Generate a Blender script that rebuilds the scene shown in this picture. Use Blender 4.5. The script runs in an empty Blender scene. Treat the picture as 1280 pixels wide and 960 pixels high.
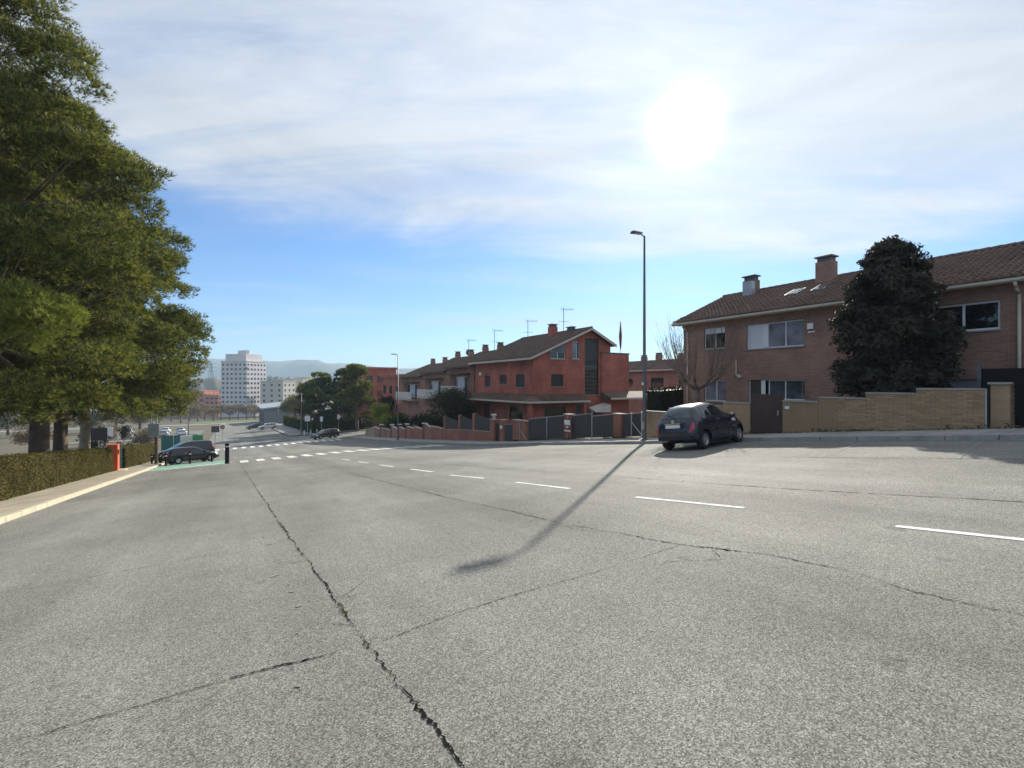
import bpy, bmesh, math, random
import numpy as np
from mathutils import Vector, Matrix
random.seed(7)
rng = np.random.default_rng(11)
R = math.radians
sc = bpy.context.scene

# ------------------------------------------------------------------ camera, sky, sun, exposure
cam_d = bpy.data.cameras.new('camera'); cam = bpy.data.objects.new('camera', cam_d)
sc.collection.objects.link(cam); sc.camera = cam
cam.location = (0, 0, 1.55); cam.rotation_euler = (R(90), 0, R(-30.3))
cam_d.sensor_width = 36; cam_d.lens = 600 / 1280 * 36; cam_d.clip_start = .05; cam_d.clip_end = 20000
SUN_EL, SUN_AZ = R(26.64), R(50.18)           # azimuth measured from +Y towards +X
SUN_DIR = Vector((math.sin(SUN_AZ) * math.cos(SUN_EL), math.cos(SUN_AZ) * math.cos(SUN_EL), math.sin(SUN_EL)))

def build_world():
    w = bpy.data.worlds.new('World'); sc.world = w; w.use_nodes = True
    nt = w.node_tree; N = nt.nodes; L = nt.links; N.clear()
    out = N.new('ShaderNodeOutputWorld'); bg = N.new('ShaderNodeBackground'); bg.inputs[1].default_value = 0.1
    sky = N.new('ShaderNodeTexSky'); sky.sky_type = 'NISHITA'; sky.sun_disc = False
    sky.sun_elevation = SUN_EL; sky.sun_rotation = SUN_AZ
    sky.air_density = 1.0; sky.dust_density = .25; sky.ozone_density = 2.5; sky.altitude = 200
    tint = N.new('ShaderNodeMix'); tint.data_type = 'RGBA'; tint.blend_type = 'MULTIPLY'; tint.inputs[0].default_value = 1
    L.new(sky.outputs[0], tint.inputs[6]); tint.inputs[7].default_value = (.42, .58, .76, 1)
    geo = N.new('ShaderNodeTexCoord'); sep = N.new('ShaderNodeSeparateXYZ'); L.new(geo.outputs['Generated'], sep.inputs[0])
    def m(op, a, b=None, c=None, clamp=False):
        n = N.new('ShaderNodeMath'); n.operation = op; n.use_clamp = clamp
        for i, v in enumerate((a, b, c)):
            if v is None: continue
            if isinstance(v, (int, float)): n.inputs[i].default_value = v
            else: L.new(v, n.inputs[i])
        return n.outputs[0]
    zz = m('MAXIMUM', sep.outputs[2], .02); zp = m('ADD', zz, .10)
    u = m('DIVIDE', sep.outputs[0], zp); v = m('DIVIDE', sep.outputs[1], zp)
    comb = N.new('ShaderNodeCombineXYZ'); L.new(u, comb.inputs[0]); L.new(v, comb.inputs[1])
    def noise(vec, scale, detail, rough, dist, sx=1, sy=1, rot=0, off=(0, 0, 0)):
        m0 = N.new('ShaderNodeMapping'); m0.inputs['Rotation'].default_value = (0, 0, rot); L.new(vec, m0.inputs[0])
        mp = N.new('ShaderNodeMapping'); mp.inputs['Scale'].default_value = (sx, sy, 1); mp.inputs['Location'].default_value = off
        L.new(m0.outputs[0], mp.inputs[0]); n = N.new('ShaderNodeTexNoise'); n.inputs['Scale'].default_value = scale
        n.inputs['Detail'].default_value = detail; n.inputs['Roughness'].default_value = rough
        n.inputs['Distortion'].default_value = dist; L.new(mp.outputs[0], n.inputs[0]); return n.outputs[0]
    big = noise(comb.outputs[0], .32, 4, .55, .4, 1, .8, R(20), (1.3, .4, 0))
    fine = noise(comb.outputs[0], 1.3, 11, .62, 1.4, 1, .5, R(-48), (.2, 2.1, 0))
    wisp = noise(comb.outputs[0], .55, 8, .6, .8, 1.6, .4, R(-66), (3.1, .7, 0))
    # thin high cloud: thick overhead, breaking up towards the horizon
    rad = m('SQRT', m('ADD', m('MULTIPLY', u, u), m('MULTIPLY', v, v)))
    el = m('SUBTRACT', m('MULTIPLY_ADD', u, .22, 2.35), rad)        # the edge of the cloud bank
    f = m('ADD', el, m('MULTIPLY_ADD', big, 1.6, -.8)); f = m('ADD', f, m('MULTIPLY_ADD', fine, 1.1, -.55))
    r = N.new('ShaderNodeMapRange'); r.interpolation_type = 'SMOOTHSTEP'
    r.inputs[1].default_value = -.28; r.inputs[2].default_value = .42; L.new(f, r.inputs[0])
    wr = N.new('ShaderNodeMapRange'); wr.interpolation_type = 'SMOOTHSTEP'
    wr.inputs[1].default_value = .50; wr.inputs[2].default_value = .74; wr.inputs[4].default_value = .5; L.new(wisp, wr.inputs[0])
    st1 = noise(comb.outputs[0], 2.4, 9, .64, .9, 1, .22, R(-56), (.9, .3, 0))
    cov = m('MAXIMUM', m('MULTIPLY', r.outputs[0], m('MULTIPLY_ADD', st1, 1.7, -.02, True)), wr.outputs[0]); cov = m('MULTIPLY', cov, .95)
    # forward scattering of the sun inside the cloud
    dot = N.new('ShaderNodeVectorMath'); dot.operation = 'DOT_PRODUCT'; L.new(geo.outputs['Generated'], dot.inputs[0])
    dot.inputs[1].default_value = SUN_DIR
    d = m('MAXIMUM', dot.outputs['Value'], 0)
    a1 = m('POWER', d, 5); a2 = m('POWER', d, 42); a3 = m('POWER', d, 1250)
    glow = m('ADD', m('MULTIPLY', a1, .75), m('ADD', m('MULTIPLY', a2, .55), m('MULTIPLY', a3, 16)))
    cl = m('MULTIPLY', m('ADD', glow, 3.9), m('MULTIPLY_ADD', fine, .62, m('MULTIPLY_ADD', big, .3, .56)))
    ccol = N.new('ShaderNodeMix'); ccol.data_type = 'RGBA'; ccol.blend_type = 'MULTIPLY'; ccol.inputs[0].default_value = 1
    ccol.inputs[6].default_value = (.93, 1.0, 1.07, 1); L.new(cl, ccol.inputs[7])
    mx = N.new('ShaderNodeMix'); mx.data_type = 'RGBA'; L.new(cov, mx.inputs[0])
    L.new(tint.outputs[2], mx.inputs[6]); L.new(ccol.outputs[2], mx.inputs[7])
    L.new(mx.outputs[2], bg.inputs[0]); L.new(bg.outputs[0], out.inputs[0])
build_world()
sun_d = bpy.data.lights.new('sun', 'SUN'); sun_d.energy = 4.2; sun_d.angle = R(.65); sun_d.color = (1, .93, .82)
sun = bpy.data.objects.new('sun', sun_d); sc.collection.objects.link(sun)
sun.rotation_euler = (-SUN_DIR).to_track_quat('-Z', 'Y').to_euler()
vs = sc.view_settings; vs.view_transform = 'Standard'; vs.look = 'None'; vs.exposure = .95; vs.gamma = 1; vs.use_curve_mapping = False
sc.render.engine = 'CYCLES'
sc.cycles.use_denoising = True
try: sc.cycles.denoiser = 'OPENIMAGEDENOISE'
except Exception: pass
sc.cycles.max_bounces = 6; sc.cycles.diffuse_bounces = 3; sc.cycles.glossy_bounces = 3; sc.cycles.transmission_bounces = 4
sc.cycles.volume_bounces = 0; sc.cycles.transparent_max_bounces = 6; sc.cycles.caustics_reflective = False; sc.cycles.caustics_refractive = False

# ------------------------------------------------------------------ helpers: terrain heights
DS = [-60, 0, 4, 10, 15.2, 23, 31.5, 41, 57, 80, 400]; DV = [.15, .15, .15, .11, -.02, -.13, -.27, -.2, 0, 0, 0]
def pz(s):
    s = np.asarray(s, float)
    z = -.1007 * np.clip(s, -45, 50)
    t = np.clip(s, 50, 85) - 50; z = z - (.1007 * t - .5 * (.0557 / 35) * t * t)
    t = np.clip(s, 85, 330) - 85; z = z - .045 * t
    t = np.clip(s, 330, 430) - 330; z = z - (.045 * t - .5 * (.045 / 100) * t * t)
    return z
def g(w, s):
    w = np.asarray(w, float); s = np.asarray(s, float)
    f = np.clip((w - 7) / 8.7, 0, 1); f = f * f * (3 - 2 * f)
    fade = 1 - np.clip((s - 150) / 200, 0, 1)
    return pz(s) + .03 * np.clip(w, -8, 60) * fade + np.interp(s, DS, DV) * f
G = lambda w, s: float(g(w, s))

# ------------------------------------------------------------------ helpers: objects
COL = sc.collection
ORG = {}
def tag(o, label=None, cat=None, group=None, kind=None):
    if label: o['label'] = label
    if cat: o['category'] = cat
    if group: o['group'] = group
    if kind: o['kind'] = kind
    return o
def thing(name, label, cat, loc=(0, 0, 0), rz=0, group=None, rot=None):
    o = bpy.data.objects.new(name, None); COL.objects.link(o); o.location = loc
    o.rotation_euler = rot or (0, 0, rz); o.empty_display_size = .3
    return tag(o, label, cat, group)
def world_thing(name, label, cat, loc, group=None):     # parts are given in world coordinates
    o = thing(name, label, cat, loc, 0, group); ORG[o.name] = Vector(loc); return o
def link(name, me, parent=None, mats=()):
    o = bpy.data.objects.new(name, me); COL.objects.link(o)
    for m_ in mats: me.materials.append(m_)
    if parent: o.parent = parent
    return o
def np_mesh(name, V, F, smooth=False):
    V = np.asarray(V, np.float32); F = np.asarray(F, np.int32); k = F.shape[1]
    me = bpy.data.meshes.new(name); me.vertices.add(len(V)); me.vertices.foreach_set('co', V.ravel())
    me.loops.add(F.size); me.loops.foreach_set('vertex_index', F.ravel())
    me.polygons.add(len(F)); me.polygons.foreach_set('loop_start', np.arange(0, F.size, k, dtype=np.int32))
    me.polygons.foreach_set('loop_total', np.full(len(F), k, np.int32))
    if smooth: me.polygons.foreach_set('use_smooth', np.ones(len(F), bool))
    me.update(calc_edges=True); me.validate(); return me
class MB:
    def __init__(s): s.v = []; s.f = []
    def add(s, vs, fs):
        n = len(s.v); s.v += [tuple(p) for p in vs]; s.f += [tuple(i + n for i in f) for f in fs]; return s
    def quad(s, a, b, c, d): return s.add((a, b, c, d), ((0, 1, 2, 3),))
    def box(s, x0, x1, y0, y1, z0, z1):
        return s.add([(x, y, z) for z in (z0, z1) for y in (y0, y1) for x in (x0, x1)],
                     [(0, 2, 3, 1), (4, 5, 7, 6), (0, 1, 5, 4), (2, 6, 7, 3), (0, 4, 6, 2), (1, 3, 7, 5)])
    def hexa(s, p):   # eight corners, order as box
        return s.add(p, [(0, 2, 3, 1), (4, 5, 7, 6), (0, 1, 5, 4), (2, 6, 7, 3), (0, 4, 6, 2), (1, 3, 7, 5)])
    def sbox(s, x0, x1, y0, y1, zb0, zb1, zt0, zt1):  # box whose base and top may slope along y
        return s.hexa([(x0, y0, zb0), (x1, y0, zb0), (x0, y1, zb1), (x1, y1, zb1), (x0, y0, zt0), (x1, y0, zt0), (x0, y1, zt1), (x1, y1, zt1)])
    def prism(s, pts, a, b, axis='y'):   # polygon extruded along an axis
        n = len(pts); mk = {'y': lambda p, t: (p[0], t, p[1]), 'x': lambda p, t: (t, p[0], p[1]), 'z': lambda p, t: (p[0], p[1], t)}[axis]
        v = [mk(p, a) for p in pts] + [mk(p, b) for p in pts]
        return s.add(v, [tuple(range(n)), tuple(range(2 * n - 1, n - 1, -1))] + [(i, i + n, (i + 1) % n + n, (i + 1) % n) for i in range(n)])
    def tube(s, p0, p1, r0, r1=None, n=8, cap=True):
        r1 = r0 if r1 is None else r1; p0 = Vector(p0); p1 = Vector(p1); d = (p1 - p0)
        if d.length < 1e-6: return s
        d.normalize(); a = d.orthogonal().normalized(); b = d.cross(a)
        v = []
        for p, r in ((p0, r0), (p1, r1)):
            for i in range(n):
                t = 2 * math.pi * i / n; v.append(p + a * (r * math.cos(t)) + b * (r * math.sin(t)))
        f = [(i, (i + 1) % n, (i + 1) % n + n, i + n) for i in range(n)]
        if cap: f += [tuple(range(n - 1, -1, -1)), tuple(range(n, 2 * n))]
        return s.add(v, f)
    def path(s, pts, rs, n=7):
        for i in range(len(pts) - 1): s.tube(pts[i], pts[i + 1], rs[i], rs[i + 1], n, cap=True)
        return s
    def lathe(s, prof, c=(0, 0, 0), axis='z', n=16):
        c = Vector(c); v = []; m = len(prof)
        for i in range(n):
            t = 2 * math.pi * i / n; ct, st = math.cos(t), math.sin(t)
            for r, h in prof:
                v.append(c + Vector({'z': (r * ct, r * st, h), 'y': (r * ct, h, r * st), 'x': (h, r * ct, r * st)}[axis]))
        f = [(i * m + j, ((i + 1) % n) * m + j, ((i + 1) % n) * m + j + 1, i * m + j + 1) for i in range(n) for j in range(m - 1)]
        return s.add(v, f)
    def mesh(s, name, org=None, smooth=False, bevel=0):
        me = bpy.data.meshes.new(name); o = org or Vector((0, 0, 0))
        me.from_pydata([(p[0] - o.x, p[1] - o.y, p[2] - o.z) for p in s.v], [], s.f)
        b = bmesh.new(); b.from_mesh(me); bmesh.ops.recalc_face_normals(b, faces=b.faces)
        if bevel:
            bmesh.ops.remove_doubles(b, verts=b.verts, dist=1e-5)
            bmesh.ops.bevel(b, geom=[e for e in b.edges if len(e.link_faces) == 2 and e.calc_face_angle(0) > .6], offset=bevel, segments=2, affect='EDGES', profile=.6)
        b.to_mesh(me); b.free()
        if smooth:
            for p in me.polygons: p.use_smooth = True
        return me
    def build(s, name, mat, parent=None, smooth=False, bevel=0):
        root = parent
        while root is not None and root.parent is not None: root = root.parent
        org = ORG.get(root.name) if root is not None else None
        return link(name, s.mesh(name, org, smooth, bevel), parent, (mat,))
def copy_tree(o, parent=None):
    c = o.copy(); COL.objects.link(c); c.parent = parent
    for ch in o.children: copy_tree(ch, c)
    return c

# ------------------------------------------------------------------ helpers: materials
class NT:
    def __init__(s, name):
        s.m = bpy.data.materials.new(name); s.m.use_nodes = True; s.t = s.m.node_tree; s.N = s.t.nodes; s.L = s.t.links
        s.b = s.N['Principled BSDF']; s.pos = None
    def n(s, t, **k):
        x = s.N.new(t)
        for a, v in k.items(): setattr(x, a, v)
        return x
    def P(s):
        if s.pos is None: s.pos = s.n('ShaderNodeNewGeometry').outputs['Position']
        return s.pos
    def set(s, sock, v):
        if hasattr(v, 'is_output') or isinstance(v, bpy.types.NodeSocket): s.L.new(v, sock)
        else: sock.default_value = v
    def math(s, op, a, b=0, c=None, clamp=False):
        x = s.n('ShaderNodeMath', operation=op, use_clamp=clamp); s.set(x.inputs[0], a); s.set(x.inputs[1], b)
        if c is not None: s.set(x.inputs[2], c)
        return x.outputs[0]
    def noise(s, scale, detail=4, rough=.55, vec=None, dist=0, stretch=None):
        v = vec or s.P()
        if stretch:
            mp = s.n('ShaderNodeMapping'); mp.inputs['Scale'].default_value = stretch; s.L.new(v, mp.inputs[0]); v = mp.outputs[0]
        x = s.n('ShaderNodeTexNoise'); x.inputs['Scale'].default_value = scale; x.inputs['Detail'].default_value = detail
        x.inputs['Roughness'].default_value = rough; x.inputs['Distortion'].default_value = dist; s.L.new(v, x.inputs[0]); return x.outputs[0]
    def rng(s, v, a, b, c=0, d=1):
        x = s.n('ShaderNodeMapRange'); s.set(x.inputs[0], v); x.inputs[1].default_value = a; x.inputs[2].default_value = b
        x.inputs[3].default_value = c; x.inputs[4].default_value = d; return x.outputs[0]
    def mix(s, f, a, b, mode='MIX'):
        x = s.n('ShaderNodeMix', data_type='RGBA', blend_type=mode); s.set(x.inputs[0], f)
        for i, v in ((6, a), (7, b)):
            if isinstance(v, (tuple, list)): x.inputs[i].default_value = (*v[:3], 1)
            else: s.L.new(v, x.inputs[i])
        return x.outputs[2]
    def ramp(s, v, stops):
        x = s.n('ShaderNodeValToRGB'); e = x.color_ramp.elements
        while len(e) < len(stops): e.new(.5)
        for i, (p, c) in enumerate(stops): e[i].position = p; e[i].color = (*c, 1)
        s.set(x.inputs[0], v); return x.outputs[0]
    def bump(s, h, strength=.3, dist=.01):
        x = s.n('ShaderNodeBump'); x.inputs['Strength'].default_value = strength; x.inputs['Distance'].default_value = dist
        s.L.new(h, x.inputs['Height']); s.L.new(x.outputs[0], s.b.inputs['Normal'])
    def col(s, c): s.set(s.b.inputs['Base Color'], (*c[:3], 1) if isinstance(c, (tuple, list)) else c)
    def rough(s, r): s.set(s.b.inputs['Roughness'], r)
def var(c, k): return tuple(max(0, x * k) for x in c)
def surf(name, c, scale=3, amt=.25, rough=.8, bump=.15, bscale=60, metal=0, c2=None, spec=.5):
    t = NT(name); n1 = t.noise(scale, 5, .6); n2 = t.noise(scale * 9, 3, .6)
    f = t.math('MULTIPLY_ADD', n2, .4, t.math('MULTIPLY', n1, .6))
    t.col(t.mix(t.rng(f, .3, .7), var(c, 1 - amt), c2 or var(c, 1 + amt))); t.rough(rough); t.b.inputs['Metallic'].default_value = metal
    t.b.inputs['Specular IOR Level'].default_value = spec
    if bump: t.bump(t.noise(bscale, 3), bump, .004)
    return t.m
def brickmat(name, c1, c2, mortar, bw=.25, bh=.066, stain=.34):
    t = NT(name); sp = t.n('ShaderNodeSeparateXYZ'); t.L.new(t.P(), sp.inputs[0])
    cb = t.n('ShaderNodeCombineXYZ'); t.L.new(t.math('ADD', sp.outputs[0], sp.outputs[1]), cb.inputs[0]); t.L.new(sp.outputs[2], cb.inputs[1])
    b = t.n('ShaderNodeTexBrick'); b.offset = .5; t.L.new(cb.outputs[0], b.inputs[0])
    b.inputs['Color1'].default_value = (*c1, 1); b.inputs['Color2'].default_value = (*c2, 1); b.inputs['Mortar'].default_value = (*mortar, 1)
    b.inputs['Scale'].default_value = 1; b.inputs['Mortar Size'].default_value = .006; b.inputs['Brick Width'].default_value = bw; b.inputs['Row Height'].default_value = bh
    b.inputs['Bias'].default_value = -.1
    st = t.rng(t.noise(.55, 6, .62), .32, .72, 1 - stain, 1 + stain)
    col = t.mix(1, b.outputs[0], t.n('ShaderNodeCombineColor').outputs[0], 'MULTIPLY') if False else None
    cc = t.n('ShaderNodeCombineColor'); [t.L.new(st, cc.inputs[i]) for i in range(3)]
    t.col(t.mix(1, b.outputs[0], cc.outputs[0], 'MULTIPLY')); t.rough(.85)
    t.bump(t.math('SUBTRACT', t.math('MULTIPLY', t.noise(90, 2), .3), b.outputs['Fac']), .5, .006)
    return t.m
def leafmat(name, c1, c2, trans=.35, rough=.55, nscale=.8):
    t = NT(name); oi = t.n('ShaderNodeObjectInfo')
    f = t.math('ADD', t.math('MULTIPLY', t.noise(nscale, 3), .7), t.math('MULTIPLY', t.noise(14, 2), .5))
    c = t.mix(t.rng(f, .35, .85), c1, c2); t.col(c); t.rough(rough); t.b.inputs['Specular IOR Level'].default_value = .12
    tr = t.n('ShaderNodeBsdfTranslucent'); t.L.new(t.mix(1, c, (1.25, 1.25, .7), 'MULTIPLY'), tr.inputs[0])
    mx = t.n('ShaderNodeMixShader'); mx.inputs[0].default_value = trans
    o = t.N['Material Output']; t.L.new(t.b.outputs[0], mx.inputs[1]); t.L.new(tr.outputs[0], mx.inputs[2]); t.L.new(mx.outputs[0], o.inputs[0])
    return t.m
def glass(name, c, rough=.04, n=None):
    t = NT(name); t.rough(rough)
    if n: t.col(t.mix(t.rng(t.noise(n, 3), .35, .65), var(c, .6), var(c, 1.35)))
    else: t.col(c)
    t.b.inputs['Specular IOR Level'].default_value = .7; return t.m
def paint(name, c, rough=.25, coat=.55, metal=.0):
    t = NT(name); t.col(t.mix(t.rng(t.noise(3, 4), .3, .7), var(c, .9), var(c, 1.1))); t.rough(t.rng(t.noise(6, 4), .3, .7, rough * .8, rough * 1.3))
    t.b.inputs['Coat Weight'].default_value = coat; t.b.inputs['Coat Roughness'].default_value = .06; t.b.inputs['Metallic'].default_value = metal; return t.m

def asphalt():
    t = NT('asphalt'); vd = t.n('ShaderNodeTexVoronoi'); vd.feature = 'DISTANCE_TO_EDGE'; vd.inputs['Scale'].default_value = 80; t.L.new(t.P(), vd.inputs[0])
    gr = t.noise(120, 3, .7); g2 = t.noise(260, 2, .6); big = t.noise(.22, 6, .6); mid = t.noise(1.3, 5, .6)
    streak = t.noise(.9, 4, .6, stretch=(1, .06, 1))
    vo = t.n('ShaderNodeTexVoronoi'); vo.inputs['Scale'].default_value = 135; t.L.new(t.P(), vo.inputs[0])
    sv = t.n('ShaderNodeSeparateColor'); t.L.new(vo.outputs['Color'], sv.inputs[0])
    f = t.math('ADD', t.math('MULTIPLY', sv.outputs[0], .5), t.math('MULTIPLY', gr, .55)); f = t.math('SUBTRACT', f, t.math('MULTIPLY', t.rng(vd.outputs['Distance'], 0, .09, .2, 0), t.rng(t.noise(28, 2), .42, .62)))
    c = t.ramp(f, [(.16, (.045, .045, .041)), (.42, (.165, .163, .146)), (.6, (.245, .242, .218)), (.85, (.47, .46, .415))])
    sx_ = t.n('ShaderNodeSeparateXYZ'); t.L.new(t.P(), sx_.inputs[0]); wob = t.math('MULTIPLY_ADD', t.noise(.35, 4), 1.6, t.math('ADD', sx_.outputs[0], -.8))
    lane = t.ramp(t.rng(wob, -6, 16), [(0, (.93,) * 3), (.16, (1.03,) * 3), (.30, (.90,) * 3), (.38, (1.05,) * 3), (.455, (.80,) * 3), (.50, (1.02,) * 3), (.58, (.93,) * 3), (.66, (1.08,) * 3), (.80, (1.02,) * 3), (1, (.88,) * 3)])
    spots = t.rng(t.noise(2.6, 3, .5), .66, .74, 1, .72); lane = t.math('MULTIPLY', lane, spots)
    k = t.math('MULTIPLY', t.math('MULTIPLY', lane, t.rng(big, .3, .7, .78, 1.16)), t.math('MULTIPLY', t.rng(streak, .3, .7, .80, 1.12), t.rng(mid, .3, .7, .93, 1.07)))
    cc = t.n('ShaderNodeCombineColor'); [t.L.new(k, cc.inputs[i]) for i in range(3)]
    t.col(t.mix(1, c, cc.outputs[0], 'MULTIPLY')); t.rough(.85); t.b.inputs['Specular IOR Level'].default_value = .12
    t.bump(t.math('ADD', f, t.math('MULTIPLY', g2, .4)), .55, .005)
    return t.m
def worn_paint(name, c, wear=.45, under=(.2, .198, .182)):
    t = NT(name); f = t.math('ADD', t.math('MULTIPLY', t.noise(2.2, 5, .7), .55), t.math('MULTIPLY', t.noise(70, 3, .7), .55))
    t.col(t.mix(t.rng(f, wear - .06, wear + .1), under, c)); t.rough(.8); t.b.inputs['Specular IOR Level'].default_value = .1; t.bump(t.noise(95, 2), .4, .004); return t.m
def ground_mat():
    t = NT('dry_ground'); n1 = t.noise(.06, 6, .65); n2 = t.noise(.9, 6, .65); n3 = t.noise(14, 4, .7)
    c = t.ramp(n1, [(.3, (.065, .062, .027)), (.45, (.105, .085, .052)), (.58, (.13, .105, .07)), (.72, (.055, .062, .024))])
    c = t.mix(t.rng(n2, .4, .7), c, (.08, .07, .033)); c = t.mix(t.rng(n3, .35, .75, 0, .5), c, (.06, .06, .03))
    t.col(c); t.rough(.95); t.bump(n3, .6, .03); return t.m
def paving(name, c, tile=.4):
    t = NT(name); b = t.n('ShaderNodeTexBrick'); b.offset = 0; t.L.new(t.P(), b.inputs[0]); b.inputs['Scale'].default_value = 1
    b.inputs['Brick Width'].default_value = tile; b.inputs['Row Height'].default_value = tile; b.inputs['Mortar Size'].default_value = .01
    b.inputs['Color1'].default_value = (*var(c, .92), 1); b.inputs['Color2'].default_value = (*var(c, 1.08), 1); b.inputs['Mortar'].default_value = (*var(c, .5), 1)
    st = t.rng(t.noise(.7, 6, .65), .3, .7, .78, 1.15); cc = t.n('ShaderNodeCombineColor'); [t.L.new(st, cc.inputs[i]) for i in range(3)]
    t.col(t.mix(1, b.outputs[0], cc.outputs[0], 'MULTIPLY')); t.rough(.85); t.bump(t.noise(60, 3), .3, .004); return t.m
M = {}
M['asphalt'] = asphalt()
M['crack'] = surf('crack_filler', (.016, .015, .013), 8, .5, 1, .5, 40, spec=.02)
M['crumble'] = worn_paint('crumbled_edge', (.06, .058, .052), .57); M['crumble'].node_tree.nodes['Principled BSDF'].inputs['Specular IOR Level'].default_value = .05
M['joint'] = surf('dark_joint', (.07, .069, .063), 3, .4, .9, .5, 40)
M['white_line'] = worn_paint('white_road_paint', (.72, .72, .70), .46)
M['faint_line'] = worn_paint('worn_white_paint', (.34, .335, .31), .6)
M['ghost_line'] = worn_paint('ghost_white_paint', (.29, .286, .265), .60)
M['green_line'] = worn_paint('green_road_paint', (.21, .40, .31), .47)
M['ground'] = ground_mat()
M['grass'] = surf('grass', (.09, .12, .03), 1.2, .5, .95, .5, 30)
M['soil'] = surf('garden_soil', (.10, .085, .06), 1.5, .4, .95, .5, 20)
M['pave_r'] = paving('grey_paving', (.30, .29, .27))
M['pave_l'] = paving('pale_paving', (.36, .32, .24))
M['kerb'] = surf('kerb_concrete', (.30, .29, .27), 2, .3, .85, .3, 40)
M['kerb_l'] = surf('pale_kerb', (.52, .46, .34), 2, .25, .85, .3, 40)
M['brickA'] = brickmat('brown_brick', (.32, .176, .128), (.245, .127, .095), (.33, .24, .19))
M['brickR'] = brickmat('red_brick', (.43, .118, .076), (.32, .08, .056), (.37, .18, .135))
M['brickD'] = brickmat('terrace_brick', (.36, .17, .115), (.29, .13, .09), (.30, .19, .14))
M['brickC'] = brickmat('rose_brick', (.34, .155, .115), (.28, .12, .09), (.28, .18, .14))
M['wallY'] = brickmat('yellow_brick', (.38, .25, .14), (.32, .205, .115), (.31, .24, .17))
M['wallR'] = brickmat('rust_brick', (.36, .145, .095), (.30, .115, .075), (.26, .14, .10))
M['mortar'] = surf('mortar', (.24, .185, .125), 4, .3, .95, .4, 60)
def brick_face_mat():
    t = NT('yellow_brick_faces'); oi = t.n('ShaderNodeObjectInfo'); f = t.math('ADD', t.math('MULTIPLY', oi.outputs['Random'], .6), t.math('MULTIPLY', t.noise(2.2, 5, .6), .5))
    t.col(t.ramp(f, [(.2, (.29, .185, .105)), (.5, (.36, .238, .135)), (.8, (.42, .28, .158))])); t.rough(.85); t.bump(t.noise(80, 3), .3, .004); return t.m
M['brick_y'] = brick_face_mat()
M['coping'] = surf('stone_coping', (.33, .30, .27), 3, .3, .85, .3, 40)
M['tile'] = surf('brown_roof_tile', (.15, .085, .065), .9, .5, .8, .3, 40, c2=(.22, .13, .095))
M['tileB'] = surf('umber_roof_tile', (.13, .08, .06), .9, .45, .8, .3, 40, c2=(.19, .12, .085))
M['fascia'] = surf('cream_fascia', (.50, .45, .38), 2, .15, .7, .1)
M['white'] = surf('white_paint', (.78, .78, .77), 2, .06, .5, .05)
M['frame'] = surf('white_window_frame', (.74, .74, .76), 2, .06, .4, 0)
M['darkframe'] = surf('dark_window_frame', (.03, .03, .032), 2, .2, .4, 0)
M['pane'] = glass('dark_pane', (.012, .014, .016))
M['pane_c'] = glass('curtained_pane', (.20, .20, .24), .06, 1.2)
M['pane_g'] = glass('reflective_pane', (.07, .08, .09), .03, 1.5)
M['shutter'] = surf('white_roller_shutter', (.72, .72, .76), 2, .05, .5, 0)
M['darkshutter'] = surf('dark_shutter', (.05, .038, .034), 2, .2, .6, .1)
M['blackshutter'] = surf('charcoal_shutter', (.03, .028, .028), 2, .2, .6, .1)
M['pipe'] = surf('beige_pipe', (.55, .48, .38), 2, .1, .5, 0)
M['metal'] = surf('galvanised_steel', (.42, .43, .44), 3, .2, .45, .05, metal=.6)
M['darkmetal'] = surf('dark_grey_metal', (.10, .105, .11), 3, .25, .5, .05, metal=.4)
M['black'] = surf('black_paint', (.014, .014, .015), 3, .3, .7, .1, spec=.15)
M['gate'] = surf('dark_brown_slats', (.075, .042, .035), 2, .3, .6, .1)
M['mesh_p'] = surf('grey_screen_mesh', (.055, .050, .047), 5, .3, .8, .4, 120)
M['orange'] = surf('orange_paint', (.75, .13, .055), 2, .12, .6, .1)
M['bark'] = surf('pine_bark', (.13, .09, .065), 2.2, .5, .95, .9, 14)
M['bark_p'] = surf('pale_bark', (.32, .25, .17), 2.2, .4, .95, .7, 16)
M['bark_g'] = surf('grey_bark', (.20, .15, .12), 3, .35, .9, .6, 20)
M['darkbark'] = surf('dark_bark', (.04, .032, .027), 3, .35, .95, .6, 20)
M['twig'] = surf('bare_twigs', (.20, .15, .115), 3, .3, .9, 0)
M['pineL'] = leafmat('pine_needles', (.10, .13, .036), (.31, .285, .085), .36)
M['pineD'] = leafmat('dark_pine_needles', (.042, .066, .026), (.10, .12, .042), .28)
M['pineG'] = leafmat('fresh_pine_needles', (.13, .165, .04), (.26, .27, .075), .35)
M['hedge'] = leafmat('hedge_leaves', (.062, .06, .018), (.18, .145, .05), .3, .8, 1.1)
M['hedgeG'] = leafmat('green_hedge_leaves', (.028, .045, .013), (.07, .085, .02), .25)
M['magnolia'] = leafmat('glossy_magnolia_leaves', (.03, .034, .022), (.08, .066, .054), .10, .75, .7)
M['shrub'] = leafmat('dark_shrub_leaves', (.025, .036, .02), (.055, .065, .035), .2)
M['yellowgreen'] = leafmat('yellow_green_leaves', (.16, .20, .03), (.36, .38, .06), .4)
M['greyleaf'] = leafmat('grey_green_leaves', (.13, .13, .085), (.22, .21, .14), .3)
M['cypress'] = leafmat('cypress_leaves', (.014, .018, .011), (.03, .032, .02), .12)
M['brush'] = leafmat('winter_brush', (.14, .105, .075), (.22, .17, .12), .3)
M['rubber'] = surf('tyre_rubber', (.02, .02, .02), 8, .3, .85, .2)
M['rim'] = surf('silver_rim', (.55, .56, .58), 8, .1, .3, 0, metal=.8)
M['red_lens'] = glass('red_lamp_lens', (.42, .02, .03), .1)
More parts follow.
